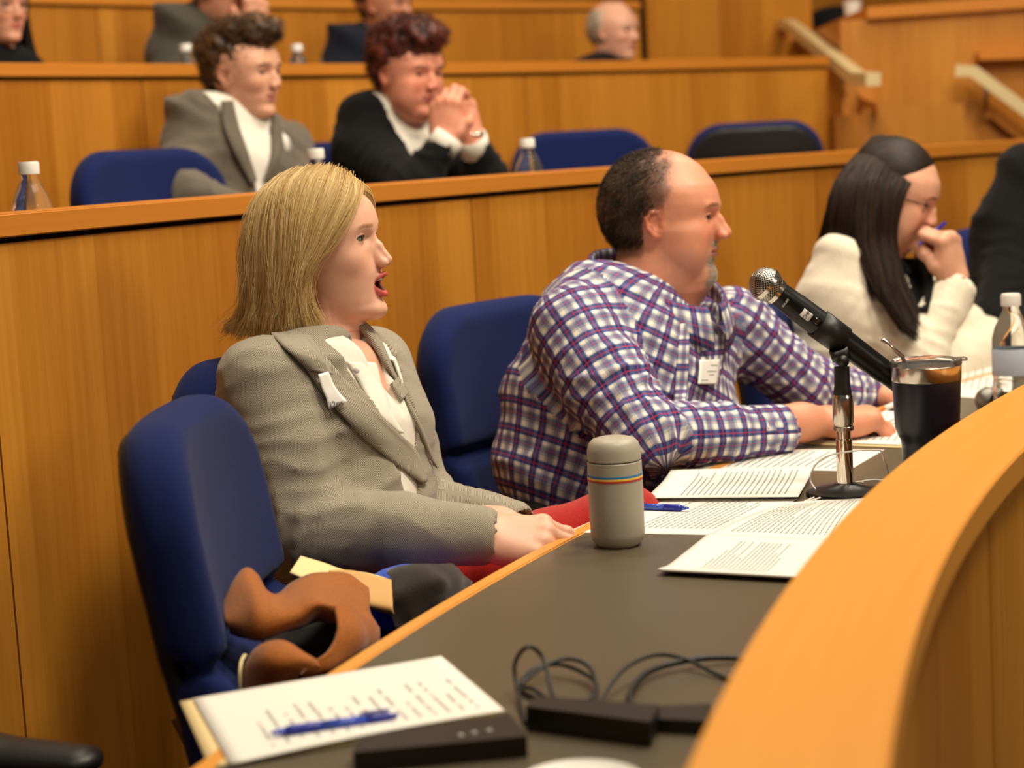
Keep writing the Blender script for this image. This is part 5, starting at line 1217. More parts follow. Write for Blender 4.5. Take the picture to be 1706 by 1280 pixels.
def build_back_row():
    sk = srgb(218, 156, 126)
    # grey-jacket man, head cut by the frame
    ps = P_anchor((.92, -.36, -.1), (0, 0, 1), .235, (.475, 0, .37), at(417, -4, 6.3))
    T = [(A3(368, 48, 6.45), .11, .09), (A3(352, 72, 6.45), .215, .13), (A3(340, 120, 6.45), .20, .15), (A3(335, 190, 6.45), .19, .15), (A3(335, 260, 6.45), .19, .15)]
    hh = placed_hand(A3(426, 52, 6.25), (.05, 0, 1), (.5, -.8, 0), [(50, 60, 30)]*4, sk, s=1.1, vox=.004, fore=((-.07, 0, 0), .03))
    p, g, _ = person('man in dark grey jacket, hand raised to his chin, head cut by the frame', ps, sk, dict(), dict(brow=srgb(120, 100, 80)), T, (.8, -.6, 0),
        [(A3(283, 88, 6.35), A3(300, 165, 6.2), A3(420, 120, 6.1), [.08, .07, .045]), (A3(420, 84, 6.6), A3(440, 160, 6.4), A3(428, 66, 6.27), [.075, .065, .045])], MAT['dark_grey_suit'], 'jacket', vox=.005, gvox=.012, seed=51, hands=[hh])
    short_hair('hair', ps, lambda x, y, z: (x < .05) & (z > .3), MAT['grey_hair'], p, 900, .0015, .08, seed=52)
    # navy-suit man
    ps = P_anchor((.85, -.5, -.04), (0, 0, 1), .235, (.475, 0, .37), at(686, 20, 6.8))
    T = [(A3(640, 70, 6.95), .105, .085), (A3(628, 92, 6.95), .21, .125), (A3(625, 140, 6.95), .20, .14), (A3(620, 210, 6.95), .19, .14)]
    nn = (.75, -.66, 0); uL, vF = frame_uv(nn)
    p, g, sh = person('man in navy suit and white collar behind the auburn-haired young man', ps, srgb(190, 128, 96), dict(), dict(brow=srgb(40, 26, 18)), T, nn,
        [(A3(568, 105, 6.85), A3(560, 175, 6.7), A3(640, 190, 6.6), [.075, .065, .045]), (A3(690, 108, 7.1), A3(700, 180, 6.9), A3(660, 190, 6.7), [.075, .065, .045])], MAT['navy_suit'], 'jacket', vox=.005, gvox=.012, seed=61, eyes=((1, 0, 0), 'eye_brown'), v_open=(np.array(T[2][0])+vF*.13, .3), shirt=MAT['white_shirt'])
    t = bvh(g, sh); col_drape('shirt_collar', t, [(626, 48), (632, 62), (642, 74)], [(640, 50), (646, 62), (652, 72)], 'white_shirt', sh, .018, 6.9)
    curly('hair', ps, None, MAT['hair_black'], p, [((-.12, 0, .70), (.42, .36, .38)), ((-.28, 0, .5), (.2, .27, .26))], n=300, amp=.02, seed=63)
    # bald man
    ps = P_anchor((.80, -.58, -.02), (0, 0, 1), .235, (.475, 0, .37), at(1063, 62, 7.5))
    T = [(A3(1028, 112, 7.62), .105, .085), (A3(1022, 132, 7.62), .20, .125), (A3(1018, 180, 7.62), .2, .14), (A3(1018, 250, 7.62), .19, .14)]
    cnd = lambda x, y, z: (x < .02) & (z > .30) & (z < .86) & (np.abs(x+.02)+np.abs(z-.45) > .1)
    p, g, _ = person('old balding man with white hair in black behind the top desk ledge', ps, srgb(222, 166, 140), dict(brow=.015), dict(brow=srgb(190, 180, 165), flush=.5), T, (.75, -.66, 0),
        [(A3(965, 145, 7.5), A3(960, 200, 7.4), A3(1030, 215, 7.3), [.075, .065, .045]), (A3(1080, 148, 7.8), A3(1090, 210, 7.6), A3(1050, 220, 7.4), [.075, .065, .045])], MAT['black_cloth'], 'turtleneck', vox=.005, gvox=.012, seed=71, eyes=((1, 0, 0), 'eye_brown'), neck_r=.058, scalp=(cnd, srgb(200, 186, 166)))
    short_hair('hair', ps, cnd, MAT['grey_hair'], p, 900, .0014, .05, seed=72)
    # woman at the left edge
    ps = P_anchor((.80, -.56, -.04), (0, 0, 1), .22, (.475, 0, .37), at(36, 24, 5.6))
    T = [(A3(-4, 92, 5.72), .09, .07), (A3(-10, 112, 5.72), .18, .11), (A3(-12, 160, 5.72), .165, .12), (A3(-12, 230, 5.72), .16, .12)]
    p, g, _ = person('dark-haired woman with glasses cut off by the top left of the frame', ps, sk, dict(jaw=.95), dict(brow=srgb(60, 36, 24), lip=srgb(190, 80, 76), flush=.5), T, (.75, -.66, 0),
        [(A3(-60, 125, 5.6), A3(-60, 200, 5.5), A3(20, 200, 5.4), [.06, .055, .04]), (A3(46, 128, 5.9), A3(60, 200, 5.7), A3(30, 205, 5.5), [.06, .055, .04])], MAT['black_cloth'], 'top', vox=.005, gvox=.012, seed=81, eyes=((1, 0, 0), 'eye_brown'), neck_r=.046)
    Gl = np.array([[(.28, .05, .93), (.33, .22, .8), (.26, .34, .6), (.12, .40, .4), (.08, .44, .1), (.12, .46, -.2), (.2, .5, -.45)], [(.05, .05, 1.03), (.05, .3, .92), (.0, .42, .65), (-.05, .48, .35), (-.02, .54, .05), (.0, .58, -.2), (.05, .62, -.5)], [(-.2, .03, 1.02), (-.25, .25, .9), (-.3, .36, .6), (-.35, .38, .3), (-.3, .40, 0), (-.3, .42, -.25), (-.28, .45, -.5)], [(-.3, 0, .98), (-.48, .05, .82), (-.54, .06, .55), (-.54, .08, .25), (-.5, .1, 0), (-.48, .1, -.3), (-.46, .1, -.5)]])
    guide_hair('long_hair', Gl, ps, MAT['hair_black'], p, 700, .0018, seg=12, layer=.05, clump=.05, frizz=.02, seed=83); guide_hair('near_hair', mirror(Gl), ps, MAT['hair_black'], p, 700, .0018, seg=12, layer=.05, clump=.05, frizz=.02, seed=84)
    go = thing('eyeglasses', 'dark eyeglasses on the woman at the top left of the frame', 'glasses')
    for s in (1, -1): tube('rim', [Vector(q) for q in ps.w([(.36, s*(.145+.1*math.cos(a)), .49+.075*math.sin(a)) for a in np.linspace(0, 2*math.pi, 21)])], .0016, MAT['blackmetal'], go, 6)
# ------------------------------------------------------------------ chairs (local: x forward, z up, origin on the floor under the column)
def lean(z): return np.interp(z, [.38, .50, .62, .75, .9, 1.02], [.055, .012, -.03, -.062, -.085, -.095])-.20
def slab_fn(xc, half_w, zc, half_h, t, r, curv, crease=None, rt=.03):
    def fn(X):
        y, z = X[..., 1], X[..., 2]; x = X[..., 0]-lean(z)-curv*y*y-xc
        qy = np.abs(y)-(half_w-r); qz = np.abs(z-zc)-(half_h-r)
        d2 = np.sqrt(np.maximum(qy, 0)**2+np.maximum(qz, 0)**2)+np.minimum(np.maximum(qy, qz), 0)-r
        tt = t/2+(.012*np.exp(-((z-.60)/.10)**2) if crease else 0)
        if crease: tt = tt-.024*np.exp(-((z-crease-.10*y*y)/.015)**2)
        a = d2+rt; b = np.abs(x)-tt+rt
        return np.minimum(np.maximum(a, b), 0)+np.sqrt(np.maximum(a, 0)**2+np.maximum(b, 0)**2)-rt
    return fn
def make_chair():
    t = thing('swivel_chair', 'x', 'chair')
    F_ = Field((-.45, -.32, .34), (.05, .32, 1.06), .008); F_.put((-.4, -.28, .38), (0, .28, 1.02), slab_fn(.0, .245, .705, .305, .075, .13, .55, .735), .004)
    V, Q = F_.mesh(); new_obj('backrest', np_mesh('backrest', V, Q), MAT['blue'], t, smooth=True)
    F_ = Field((-.5, -.32, .34), (.05, .32, 1.06), .008); F_.put((-.45, -.28, .38), (0, .28, 1.02), slab_fn(-.032, .231, .703, .291, .026, .125, .55, None, .012), .004)
    V, Q = F_.mesh(); new_obj('back_shell', np_mesh('back_shell', V, Q), MAT['blackplastic'], t, smooth=True)
    F_ = Field((-.26, -.30, .38), (.32, .30, .56), .009)
    def seat(X):
        x, y, z = X[..., 0]-.03, X[..., 1], X[..., 2]; r = .10; qx = np.abs(x)-(.245-r); qy = np.abs(y)-(.245-r)
        d2 = np.sqrt(np.maximum(qx, 0)**2+np.maximum(qy, 0)**2)+np.minimum(np.maximum(qx, qy), 0)-r
        zz = z-.455+.02*np.maximum(x-.12, 0)*8*.1; a = d2+.035; b = np.abs(zz)-.04+.035
        return np.minimum(np.maximum(a, b), 0)+np.sqrt(np.maximum(a, 0)**2+np.maximum(b, 0)**2)-.035
    F_.put((-.24, -.27, .40), (.3, .27, .52), seat, .004); V, Q = F_.mesh(); new_obj('seat', np_mesh('seat', V, Q), MAT['blue'], t, smooth=True)
    bm = bmesh.new(); add_box(bm, (.02, 0, .405), (.36, .36, .02)); add_box(bm, (-.14, 0, .42), (.14, .08, .03)); bm_obj('seat_pan', bm, MAT['blackplastic'], t, smooth=True, bevel=.006)
    for s in (1, -1):
        bm = bmesh.new(); add_tube(bm, spline([(.02, s*.20, .41), (.02, s*.275, .42), (.01, s*.285, .50), (0, s*.28, .62), (0, s*.275, .655)], 5), .016, 10)
        a = bm_obj('armrest', bm, MAT['blackplastic'], t, smooth=True)
        F_ = Field((-.20, -.06, -.04), (.20, .06, .04), .006); F_.chain([(-.11, 0, 0), (.0, 0, .004), (.11, 0, -.004)], [.026, .032, .026], k=.01)
        V, Q = F_.mesh(); V = V*np.array((1, 1.15, .62))+np.array((.01, s*.275, .668)); new_obj('arm_pad', np_mesh('arm_pad', V, Q), MAT['blackplastic'], a, smooth=True)
    bm = bmesh.new(); add_tube(bm, [(-.15, 0, .43), (-.24, 0, .45), (-.275, 0, .55), (-.31, 0, .62)], [.02, .02, .018, .012], 8); bm_obj('back_bracket', bm, MAT['blackplastic'], t, smooth=True)
    lathe('column', [(.0, .40), (.028, .40), (.028, .24), (.036, .235), (.036, .10), (0, .10)], MAT['blackmetal'], t, 20)
    for k in range(5):
        a = k*2*math.pi/5+.3; c, s_ = math.cos(a), math.sin(a)
        l = tube('base_leg', [(0, 0, .115), (c*.15, s_*.15, .10), (c*.28, s_*.28, .075)], [.026, .02, .015], MAT['blackplastic'], t, 8)
        bm = bmesh.new(); add_tube(bm, [(c*.28-s_*.02, s_*.28+c*.02, .027), (c*.28+s_*.02, s_*.28-c*.02, .027)], .027, 14); add_tube(bm, [(c*.28, s_*.28, .08), (c*.28, s_*.28, .03)], .008, 6)
        bm_obj('caster', bm, MAT['blackplastic'], l, smooth=True)
    return t
def copy_tree(o, parent=None):
    c = o.copy(); S.collection.objects.link(c)
    if parent is not None: c.parent = parent
    for ch in list(o.children): copy_tree(ch, c)
    return c
chair_specs = [  # label, pixel of the top of the back, depth, facing, floor, group
    ('empty navy blue swivel chair holding a tan coat and folder, nearest to the wooden wall', (284, 668), 2.26, (1, -.03), 0),
    ('navy blue swivel chair the blonde woman sits in', (428, 628), 2.90, (.88, -.47), 0),
    ('navy blue swivel chair the man in the plaid shirt sits in', (815, 505), 3.62, (.80, -.60), 0),
    ('navy blue chair back seen between the plaid shirt and the cream sweater', (1312, 487), 4.10, (.78, -.62), 0),
    ('navy blue swivel chair behind the person in black at the right edge', (1640, 372), 5.3, (.75, -.66), 0),
    ('chair at the lower left corner of which only a dark armrest shows', (-790, 760), 1.80, (.97, -.25), 0),
    ('empty navy blue chair of the second row beside the water bottle at the left edge', (232, 268), 4.62, (.80, -.60), 1),
    ('navy blue chair between the young man in grey and the one in black', (560, 232), 5.45, (.75, -.66), 1),
    ('empty navy blue chair facing forward behind the ledge bottle, right of the young men', (966, 212), 6.15, (.20, -.98), 1),
    ('empty chair turned round to show its black back shell, right of the other empty chairs', (1256, 176), 6.6, (.05, 1.0), 1)]
proto = make_chair()
for i, (lb, px, d, fw, tier) in enumerate(chair_specs):
    c = proto if i == 0 else copy_tree(proto)
    top = at(px[0], px[1], d); f = Vector((*fw, 0)).normalized(); zf = RISE*tier
    c.location = (top.x+f.x*.29, top.y+f.y*.29, zf); c.rotation_euler = (0, 0, math.atan2(f.y, f.x)); c['label'] = lb
    c['group'] = 'navy swivel chairs along the curved desks'
    c.scale = (1, 1, .92 if i == 3 else .985)
# ------------------------------------------------------------------ things on the desks
ZD = .738
MAT['cup_grey'] = mat('matte_grey_coating', srgb(170, 162, 144), .45)
m = MAT['clear'] = mat('clear_plastic', (.95, .96, .96), .06); BS(m).inputs['Transmission Weight'].default_value = .96; BS(m).inputs['IOR'].default_value = 1.18
MAT['water'] = mat('water', (.9, .95, .97), .02); BS(MAT['water']).inputs['Transmission Weight'].default_value = 1; BS(MAT['water']).inputs['IOR'].default_value = 1.33
MAT['bottle_cap'] = mat('white_bottle_cap', srgb(232, 228, 220), .45)
MAT['bottle_label'] = mat('pale_bottle_label', srgb(196, 206, 222), .5)
def stripe(c): return mat('stripe', c, .5)
p = on_z(1030, 908, ZD)
t = thing('insulated_bottle', 'matte grey insulated bottle with blue, yellow and red stripes on the desk', 'bottle', p)
r0 = .0372
lathe('body', [(0, .0015), (.022, .0015), (.027, 0), (.031, .003), (.0355, .009), (r0, .018), (r0+.0004, .06), (r0, .1165), (r0-.001, .1175), (0, .1175)], MAT['cup_grey'], t, 64)
lathe('lid', [(0, .119), (r0-.0015, .119), (r0-.0003, .120), (r0-.0006, .133), (.034, .142), (.029, .1475), (.020, .150), (0, .1505)], MAT['cup_grey'], t, 64)
for z, c in ((.0990, srgb(30, 120, 180)), (.0962, srgb(240, 200, 70)), (.0934, srgb(184, 40, 40))):
    lathe('stripe', [(r0, z-.0014), (r0+.0007, z-.0014), (r0+.0007, z+.0014), (r0, z+.0014)], stripe(c), t, 64)
# tumbler
p = on_z(1548, 822, ZD)
t = thing('tumbler', 'navy steel tumbler with clear lid and metal straw beside the pale ledge', 'tumbler', p)
MAT['navy_coat'] = mat('navy_powder_coat', srgb(16, 20, 38), .34)
lathe('body', [(0, 0), (.034, 0), (.037, .003), (.0385, .075), (.040, .083), (.0435, .090), (.0475, .102), (.0505, .172)], MAT['navy_coat'], t, 64)
lathe('steel_rim', [(.0505, .172), (.0512, .173), (.0520, .194), (.0500, .195), (.0485, .17)], MAT['steel'], t, 64)
lathe('inside', [(.0485, .17), (.044, .10), (.036, .08), (.030, .01), (0, .01)], MAT['steel'], t, 48)
lathe('lid', [(.0515, .194), (.0530, .196), (.0530, .2015), (.0500, .2025), (.047, .1985), (.044, .1925), (0, .192), (0, .1895), (.046, .1895), (.0495, .193)], MAT['clear'], t, 64)
bm = bmesh.new(); add_box(bm, (.052, .006, .2), (.02, .022, .005)); bm_obj('lid_tab', bm, MAT['clear'], t, smooth=True, bevel=.0015)
s_ = tube('metal_straw', [Vector(q)-Vector(p) for q in (at(1470, 566, 2.74), at(1494, 586, 2.755), at(1503, 594, 2.76), at(1507, 604, 2.765))]+[Vector((-.018, 0, .05))], .0030, MAT['steel'], None, 12)
s_.location = p; tag(s_, 'bent metal drinking straw standing in the navy tumbler', 'straw')
# water bottles
def water_bottle(label, px, py, z, depth=None, R=None, sc=1.14, group='clear water bottles'):
    p = on_R(px, py, R) if R else on_z(px, py, z); p.z = z
    t = thing('water_bottle', label, 'bottle', p, group=group)
    prof = [(0, .004), (.020, .004), (.026, 0), (.031, .006), (.0315, .03), (.030, .034), (.0315, .038), (.0315, .06), (.0300, .064), (.0315, .068), (.0315, .118), (.0315, .130), (.027, .148), (.019, .165), (.0135, .176), (.0125, .188)]
    lathe('bottle_body', [(r*sc, q*sc) for r, q in prof], MAT['clear'], t, 40)
    lathe('water', [(r*sc*.96, max(q, .006)*sc) for r, q in prof[:11]]+[(.0303*sc, .110*sc), (0, .110*sc)], MAT['water'], t, 32)
    lathe('label_band', [(.0318*sc, .072*sc), (.0321*sc, .073*sc), (.0321*sc, .114*sc), (.0318*sc, .115*sc)], MAT['bottle_label'], t, 40)
    lathe('cap', [(.0135*sc, .184*sc), (.0160*sc, .184*sc), (.0160*sc, .200*sc), (.0145*sc, .203*sc), (0, .203*sc)], MAT['bottle_cap'], t, 28)
    return t
water_bottle('clear water bottle with pale label at the right edge beside the papers', 1688, 696, ZD)
zz = RISE+ZD
water_bottle('water bottle on the second desk at the left edge', 52, 330, zz, R=R2+.30)
water_bottle('water bottle between the blonde hair and the young man in black', 528, 290, zz, R=R2+.28)
water_bottle('water bottle on the second desk left of the empty blue chair', 880, 270, zz, R=R2+.25)
z3 = 2*RISE+ZD
water_bottle('small water bottle on the third desk in front of the dark grey jacket', 310, 90, z3, R=R3+.30)
water_bottle('water bottle on the third desk beside the clear plastic cup', 495, 90, z3, R=R3+.28)
p = on_R(535, 90, R3+.3); p.z = z3
t = thing('plastic_cup', 'clear plastic cup with domed lid on the third desk', 'cup', p)
lathe('cup', [(0, .002), (.032, .002), (.034, 0), (.045, .125), (.047, .127)], MAT['clear'], t, 32); lathe('cup_lid', [(.047, .127), (.048, .132), (.042, .136), (.040, .140), (0, .141)], MAT['clear'], t, 32)
lathe('straw', [(.003, .08), (.003, .19)], MAT['clear'], t, 10)
# things on the top ledge
bm = bmesh.new(); q = at(1370, 4, 9.0); q.z = ztop+.005
F_ = Field((-.25, -.12, -.02), (.25, .12, .16), .012); F_.ell((0, 0, .05), (.2, .09, .05), k=.03); F_.ell((.06, 0, .07), (.12, .07, .06), k=.03); F_.ell((-.1, 0, .04), (.09, .07, .05), k=.03); bm.free()
V, Q = F_.mesh(); o = new_obj('bag', np_mesh('bag', V, Q), MAT['black_cloth'], None, q, smooth=True); tag(o, 'black bag lying on the top of the stair wall', 'bag')
q = at(1420, 6, 8.4); q.z = ztop+.005; o = lathe('paper_cup', [(0, 0), (.03, 0), (.04, .10), (.042, .10), (.04, .105), (0, .106)], MAT['bottle_cap'], None, 24); o.location = q; tag(o, 'white cup on the top of the stair wall', 'cup')
# ---------------------------------------------------------------- microphone on its short stand
base = on_z(1409, 824, ZD); ZT = Vector((0, 0, 1))
t = thing('microphone_stand', 'short chrome microphone stand on the desk in front of the man', 'microphone stand', base)
lathe('base', [(0, 0), (.058, 0), (.060, .003), (.058, .007), (.046, .011), (.018, .016), (.016, .018), (0, .018)], MAT['blackmetal'], t, 48)
lathe('pole', [(0, .016), (.0125, .016), (.0125, .085), (.0105, .086), (.0105, .105), (0, .105)], MAT['chrome'], t, 32)
lathe('collar', [(.0108, .098), (.0155, .099), (.0155, .104), (.0143, .105), (.0143, .109), (.0158, .111), (.0158, .146), (.0148, .150), (.0135, .153), (0, .153)], MAT['steel'], t, 40)
lathe('thread_mount', [(0, .153), (.0135, .153), (.0140, .156), (.0120, .166), (.0115, .195), (0, .195)], MAT['blackplastic'], t, 28)
MD = 2.80; h0, h1 = at(1276, 474, MD-.02), at(1484, 628, MD+.03); ax = (h1-h0).normalized(); ln = (h1-h0).length
q0 = at(1399, 592, MD)  # clip body under the handle
bm = bmesh.new(); piv = base+Vector((0, 0, .205)); add_tube(bm, [piv-base, piv-base+Vector((-.004, 0, .018)), q0-base], [.0135, .015, .013], 12); add_tube(bm, [piv-base+Vector((0, -.016, 0)), piv-base+Vector((0, .016, 0))], .009, 14)
bm_obj('swivel', bm, MAT['blackplastic'], t, smooth=True)
rot = ax.to_track_quat('Z', 'Y').to_matrix().to_4x4(); MM = Matrix.Translation(h0)@rot
def along(px): return (at(*px, MD)-h0).dot(ax)
ca, cb = .100, .148
bm = bmesh.new(); R_ = .0232; n = 22
for z in (ca, cb): pass
rows = []
down = (q0-(h0+ax*((ca+cb)/2))); down = (down-ax*down.dot(ax)).normalized(); side = ax.cross(down)
for k in range(n):
    a = -2.35+4.7*k/(n-1); dv = down*math.cos(a)+side*math.sin(a)
    rows.append([bm.verts.new(h0+ax*z+dv*r-base) for z, r in ((ca, .0211), (cb, .0205), (cb, .0226), (ca, .0234))])
for a, b in zip(rows[:-1], rows[1:]):
    for k in range(4): bm.faces.new((a[k], b[k], b[(k+1) % 4], a[(k+1) % 4]))
bm.faces.new(rows[0]); bm.faces.new(rows[-1][::-1]); bm_obj('clip', bm, MAT['blackplastic'], t, smooth=True)
mic = thing('microphone', 'black handheld microphone with silver mesh head clipped on the chrome stand', 'microphone', h0); MI = Matrix.Translation((0, 0, 0))@rot
lathe('handle', [(0, .022), (.0178, .022), (.0186, .026), (.0196, .055), (.0200, .056), (.0204, .105), (.0208, .106), (.0205, .108), (.0185, ln-.045), (.0182, ln-.012), (.0165, ln-.011), (.0160, ln+.022), (.0140, ln+.026), (0, ln+.026)], MAT['blackmetal'], mic, 48, MI)
m = MAT['grille'] = mat('steel_grille', srgb(190, 184, 174), .3, .9)
uu = uvn(m); sx = N(m, 'ShaderNodeSeparateXYZ'); L(m, uu, sx.inputs[0])
fa = mth(m, 'ABSOLUTE', mth(m, 'SUBTRACT', mth(m, 'FRACT', mth(m, 'ADD', mth(m, 'MULTIPLY', sx.outputs[0], 30), mth(m, 'MULTIPLY', sx.outputs[1], 15))), .5)); fb = mth(m, 'ABSOLUTE', mth(m, 'SUBTRACT', mth(m, 'FRACT', mth(m, 'SUBTRACT', mth(m, 'MULTIPLY', sx.outputs[0], 30), mth(m, 'MULTIPLY', sx.outputs[1], 15))), .5))
w_ = mth(m, 'MAXIMUM', fa, fb); L(m, ramp(m, w_, [(.30, (.015, .015, .015, 1)), (.38, srgb(200, 194, 184))]), BS(m).inputs['Base Color']); bump(m, w_, .6, .001)
def grille(name, parent, M4, r=.0256):
    bm = bmesh.new(); ring = []; seg, rg = 48, 24
    prof = [(r*math.sin(math.pi*i/rg*.84), -r*math.cos(math.pi*i/rg*.84)) for i in range(rg+1)]; uvl = bm.loops.layers.uv.verify(); rows = []
    for i, (a, z) in enumerate(prof): rows.append([bm.verts.new((a*math.cos(k*2*math.pi/seg), a*math.sin(k*2*math.pi/seg), z)) for k in range(seg)])
    for i in range(rg):
        for k in range(seg):
            f = bm.faces.new((rows[i][k], rows[i][(k+1) % seg], rows[i+1][(k+1) % seg], rows[i+1][k]))
            for l, (a, b) in zip(f.loops, ((k, i), (k+1, i), (k+1, i+1), (k, i+1))): l[uvl].uv = (a/seg, b/rg)
    bmesh.ops.transform(bm, matrix=M4, verts=bm.verts); return bm_obj(name, bm, m, parent, smooth=True)
gr = grille('mesh_head', mic, MI); lathe('head_band', [(.0252, -.003), (.0268, -.003), (.0268, .003), (.0252, .003)], MAT['steel'], gr, 48, MI)
lathe('neck_ring', [(.0195, .0155), (.021, .0155), (.0205, .022), (.0185, .0225)], MAT['steel'], mic, 40, MI)
# white tag with its letters, small maker's name on the neck
view = (CAM-h0).normalized(); vn = (view-ax*view.dot(ax)).normalized(); vs = ax.cross(vn)
def on_handle(z, a, r): return ax*z+(vn*math.cos(a)+vs*math.sin(a))*r
G = [[on_handle(.064+.017*i/3, -.42+.62*j/8+.15, .0207) for j in range(9)] for i in range(4)]
tg = grid_mesh('tag', G, MAT['badge'], mic, thick=.0004)
def text(name, body, size, loc, xdir, ydir, material, parent, extrude=.0001, align='CENTER'):
    c = bpy.data.curves.new(name, 'FONT'); c.body = body; c.size = size; c.align_x = align; c.align_y = 'CENTER'; c.extrude = extrude
    tmp = bpy.data.objects.new('tmp', c); S.collection.objects.link(tmp); bpy.context.view_layer.update()
    me = bpy.data.meshes.new_from_object(tmp.evaluated_get(bpy.context.evaluated_depsgraph_get())); bpy.data.objects.remove(tmp)
    x = Vector(xdir).normalized(); z = x.cross(Vector(ydir)).normalized(); y = z.cross(x)
    mt = Matrix((x, y, z)).transposed().to_4x4(); mt.translation = loc; me.transform(mt); me.materials.clear()
    return new_obj(name, me, material, parent)
nrm = vn*math.cos(.04)+vs*math.sin(.04)
ydr = vs if vs.z > 0 else -vs
text('tag_letters', 'CH8', .0078, on_handle(.0725, .04, .0213), ydr, -ax, MAT['darkink'], tg)
text('maker_name', 'SHURE', .0048, on_handle(.036, .25, .0196), ydr, -ax, MAT['badge'], mic)
G = [[on_handle(.098-.012+.012*i/2+.0, -.25+.42*j/5, .0209) for j in range(6)] for i in range(3)]
grid_mesh('display', G, mat('dark_display', srgb(40, 26, 16), .15), mic, thick=.0003)
# second microphone lying beyond the ledge
q = on_z(1647, 690, ZD); q.z = ZD+.026; m2 = thing('microphone', 'second microphone lying on the desk by the water bottle, mostly hidden by the ledge', 'microphone', q)
r2 = Matrix.Rotation(math.radians(90), 4, 'Y')@Matrix.Rotation(math.radians(60), 4, 'X'); m = MAT['grille']; grille('mesh_head', m2, r2)
lathe('handle', [(0, .022), (.0178, .022), (.0196, .055), (.0204, .105), (.0182, .20), (0, .20)], MAT['blackmetal'], m2, 32, r2)
# ---------------------------------------------------------------- paper
def sheet(name, label, cat, C4, z, lift=None, material='paper', prints=None, thick=.0004, group=None, pages=1, seed=0, parent=None):
    """C4: corners in the photograph (a, b, c, d) lying on height z; prints: (u0, u1, v0, v1, n lines, kind)"""
    Pp = [on_z(*c, z) for c in C4]; nu, nv = 20, 20; org = sum(Pp, Vector())/4
    def P(u, v):
        q = (Pp[0]*(1-u)+Pp[1]*u)*(1-v)+(Pp[3]*(1-u)+Pp[2]*u)*v; q = q-org
        if lift: q.z += lift(u, v)
        return q
    G = [[P(i/nu, j/nv) for j in range(nv+1)] for i in range(nu+1)]
    o = grid_mesh(name, G, MAT[material], parent, thick=thick*pages)
    o.location = org+Vector((0, 0, thick*pages/2+.0003))
    if label: tag(o, label, cat, group)
    if prints:
        R = random.Random(seed); bm = bmesh.new()
        for (u0, u1, v0, v1, n, kind) in prints:
            for i in range(n):
                v = v0+(v1-v0)*(i+.5)/n; hh = (v1-v0)/n*(.13 if kind == 'text' else .10); e = u1 if R.random() > .3 else u0+(u1-u0)*R.uniform(.35, .95); u = u0
                while u < e-.01:
                    wl = R.uniform(.015, .05)
                    if kind == 'hand' and R.random() < .3: u += wl; continue
                    ue = min(u+wl, e); dv = R.uniform(-.3, .3)*hh if kind == 'hand' else 0
                    k = 2; PP = (lambda a_, b_: P(b_, 1-a_)) if kind == 'hand' else P; pts = [PP(u+(ue-u)*a/k, v-hh+dv)+Vector((0, 0, thick*pages/2+.0004)) for a in range(k+1)]+[PP(ue-(ue-u)*a/k, v+hh+dv)+Vector((0, 0, thick*pages/2+.0004)) for a in range(k+1)]
                    bm.faces.new([bm.verts.new(p_) for p_ in pts]); u = ue+.012
        bm_obj('print', bm, MAT['ink'], o)
    return o
sheet('manila_folder', 'manila folder under the handwritten sheet at the bottom of the frame', 'folder', [(300, 1172), (700, 1102), (842, 1196), (350, 1281)], ZD, material='manila', thick=.0008, pages=2)
sheet('handwritten_sheet', 'white sheet with faint handwriting and a blue pen on it', 'paper', [(322, 1166), (735, 1095), (841, 1187), (384, 1276)], ZD+.003, pages=3, prints=[(.10, .62, .14, .95, 15, 'hand')], seed=3, lift=lambda u, v: .003*math.sin(u*3)*v)
sheet('paper_booklet', 'stapled white pages lying nearest to the curved ledge', 'paper', [(1096, 960), (1180, 893), (1390, 906), (1330, 973)], ZD, pages=6, prints=[(.1, .85, .25, .75, 16, 'text')], seed=4, lift=lambda u, v: .006*math.exp(-((u-.0)/.12)**2)*1.0, thick=.0005)
sheet('printed_page', 'printed page under the grey bottle and blue pen', 'paper', [(942, 888), (1085, 826), (1330, 832), (1215, 893)], ZD, prints=[(.15, .9, .35, .85, 14, 'text')], seed=5)
sheet('printed_page', 'curled printed page between the grey bottle and the ledge', 'paper', [(1180, 892), (1310, 838), (1450, 828), (1400, 906)], ZD+.002, prints=[(.1, .9, .1, .92, 19, 'text')], seed=6, lift=lambda u, v: .012*math.sin(math.pi*u)*(.3+.7*v)*.8)
sheet('printed_page', 'printed page with a raised corner left of the microphone stand', 'paper', [(1076, 834), (1118, 793), (1356, 786), (1330, 832)], ZD+.004, prints=[(.1, .9, .2, .92, 19, 'text')], seed=7, lift=lambda u, v: .012*max(0, u-.6)**1.5*2+.003)
sheet('printed_page', 'printed page before the plaid sleeve, farthest of the loose pages', 'paper', [(1158, 781), (1215, 748), (1474, 750), (1412, 786)], ZD, prints=[(.1, .9, .12, .9, 16, 'text')], seed=8)
sheet('manila_pad', 'manila folder under the page the man writes on', 'folder', [(1340, 741), (1420, 690), (1530, 700), (1503, 748)], ZD, material='manila', pages=3, thick=.0008)
sheet('note_page', 'white page under the hands of the man in plaid', 'paper', [(1335, 736), (1430, 680), (1530, 690), (1500, 742)], ZD+.004, prints=[(.1, .9, .3, .95, 9, 'text')], seed=9)
sheet('printed_page', 'pages before the woman in the cream sweater beside the water bottle', 'paper', [(1560, 660), (1585, 602), (1690, 600), (1680, 668)], ZD, pages=3, prints=[(.2, .8, .2, .8, 6, 'text')], seed=10)
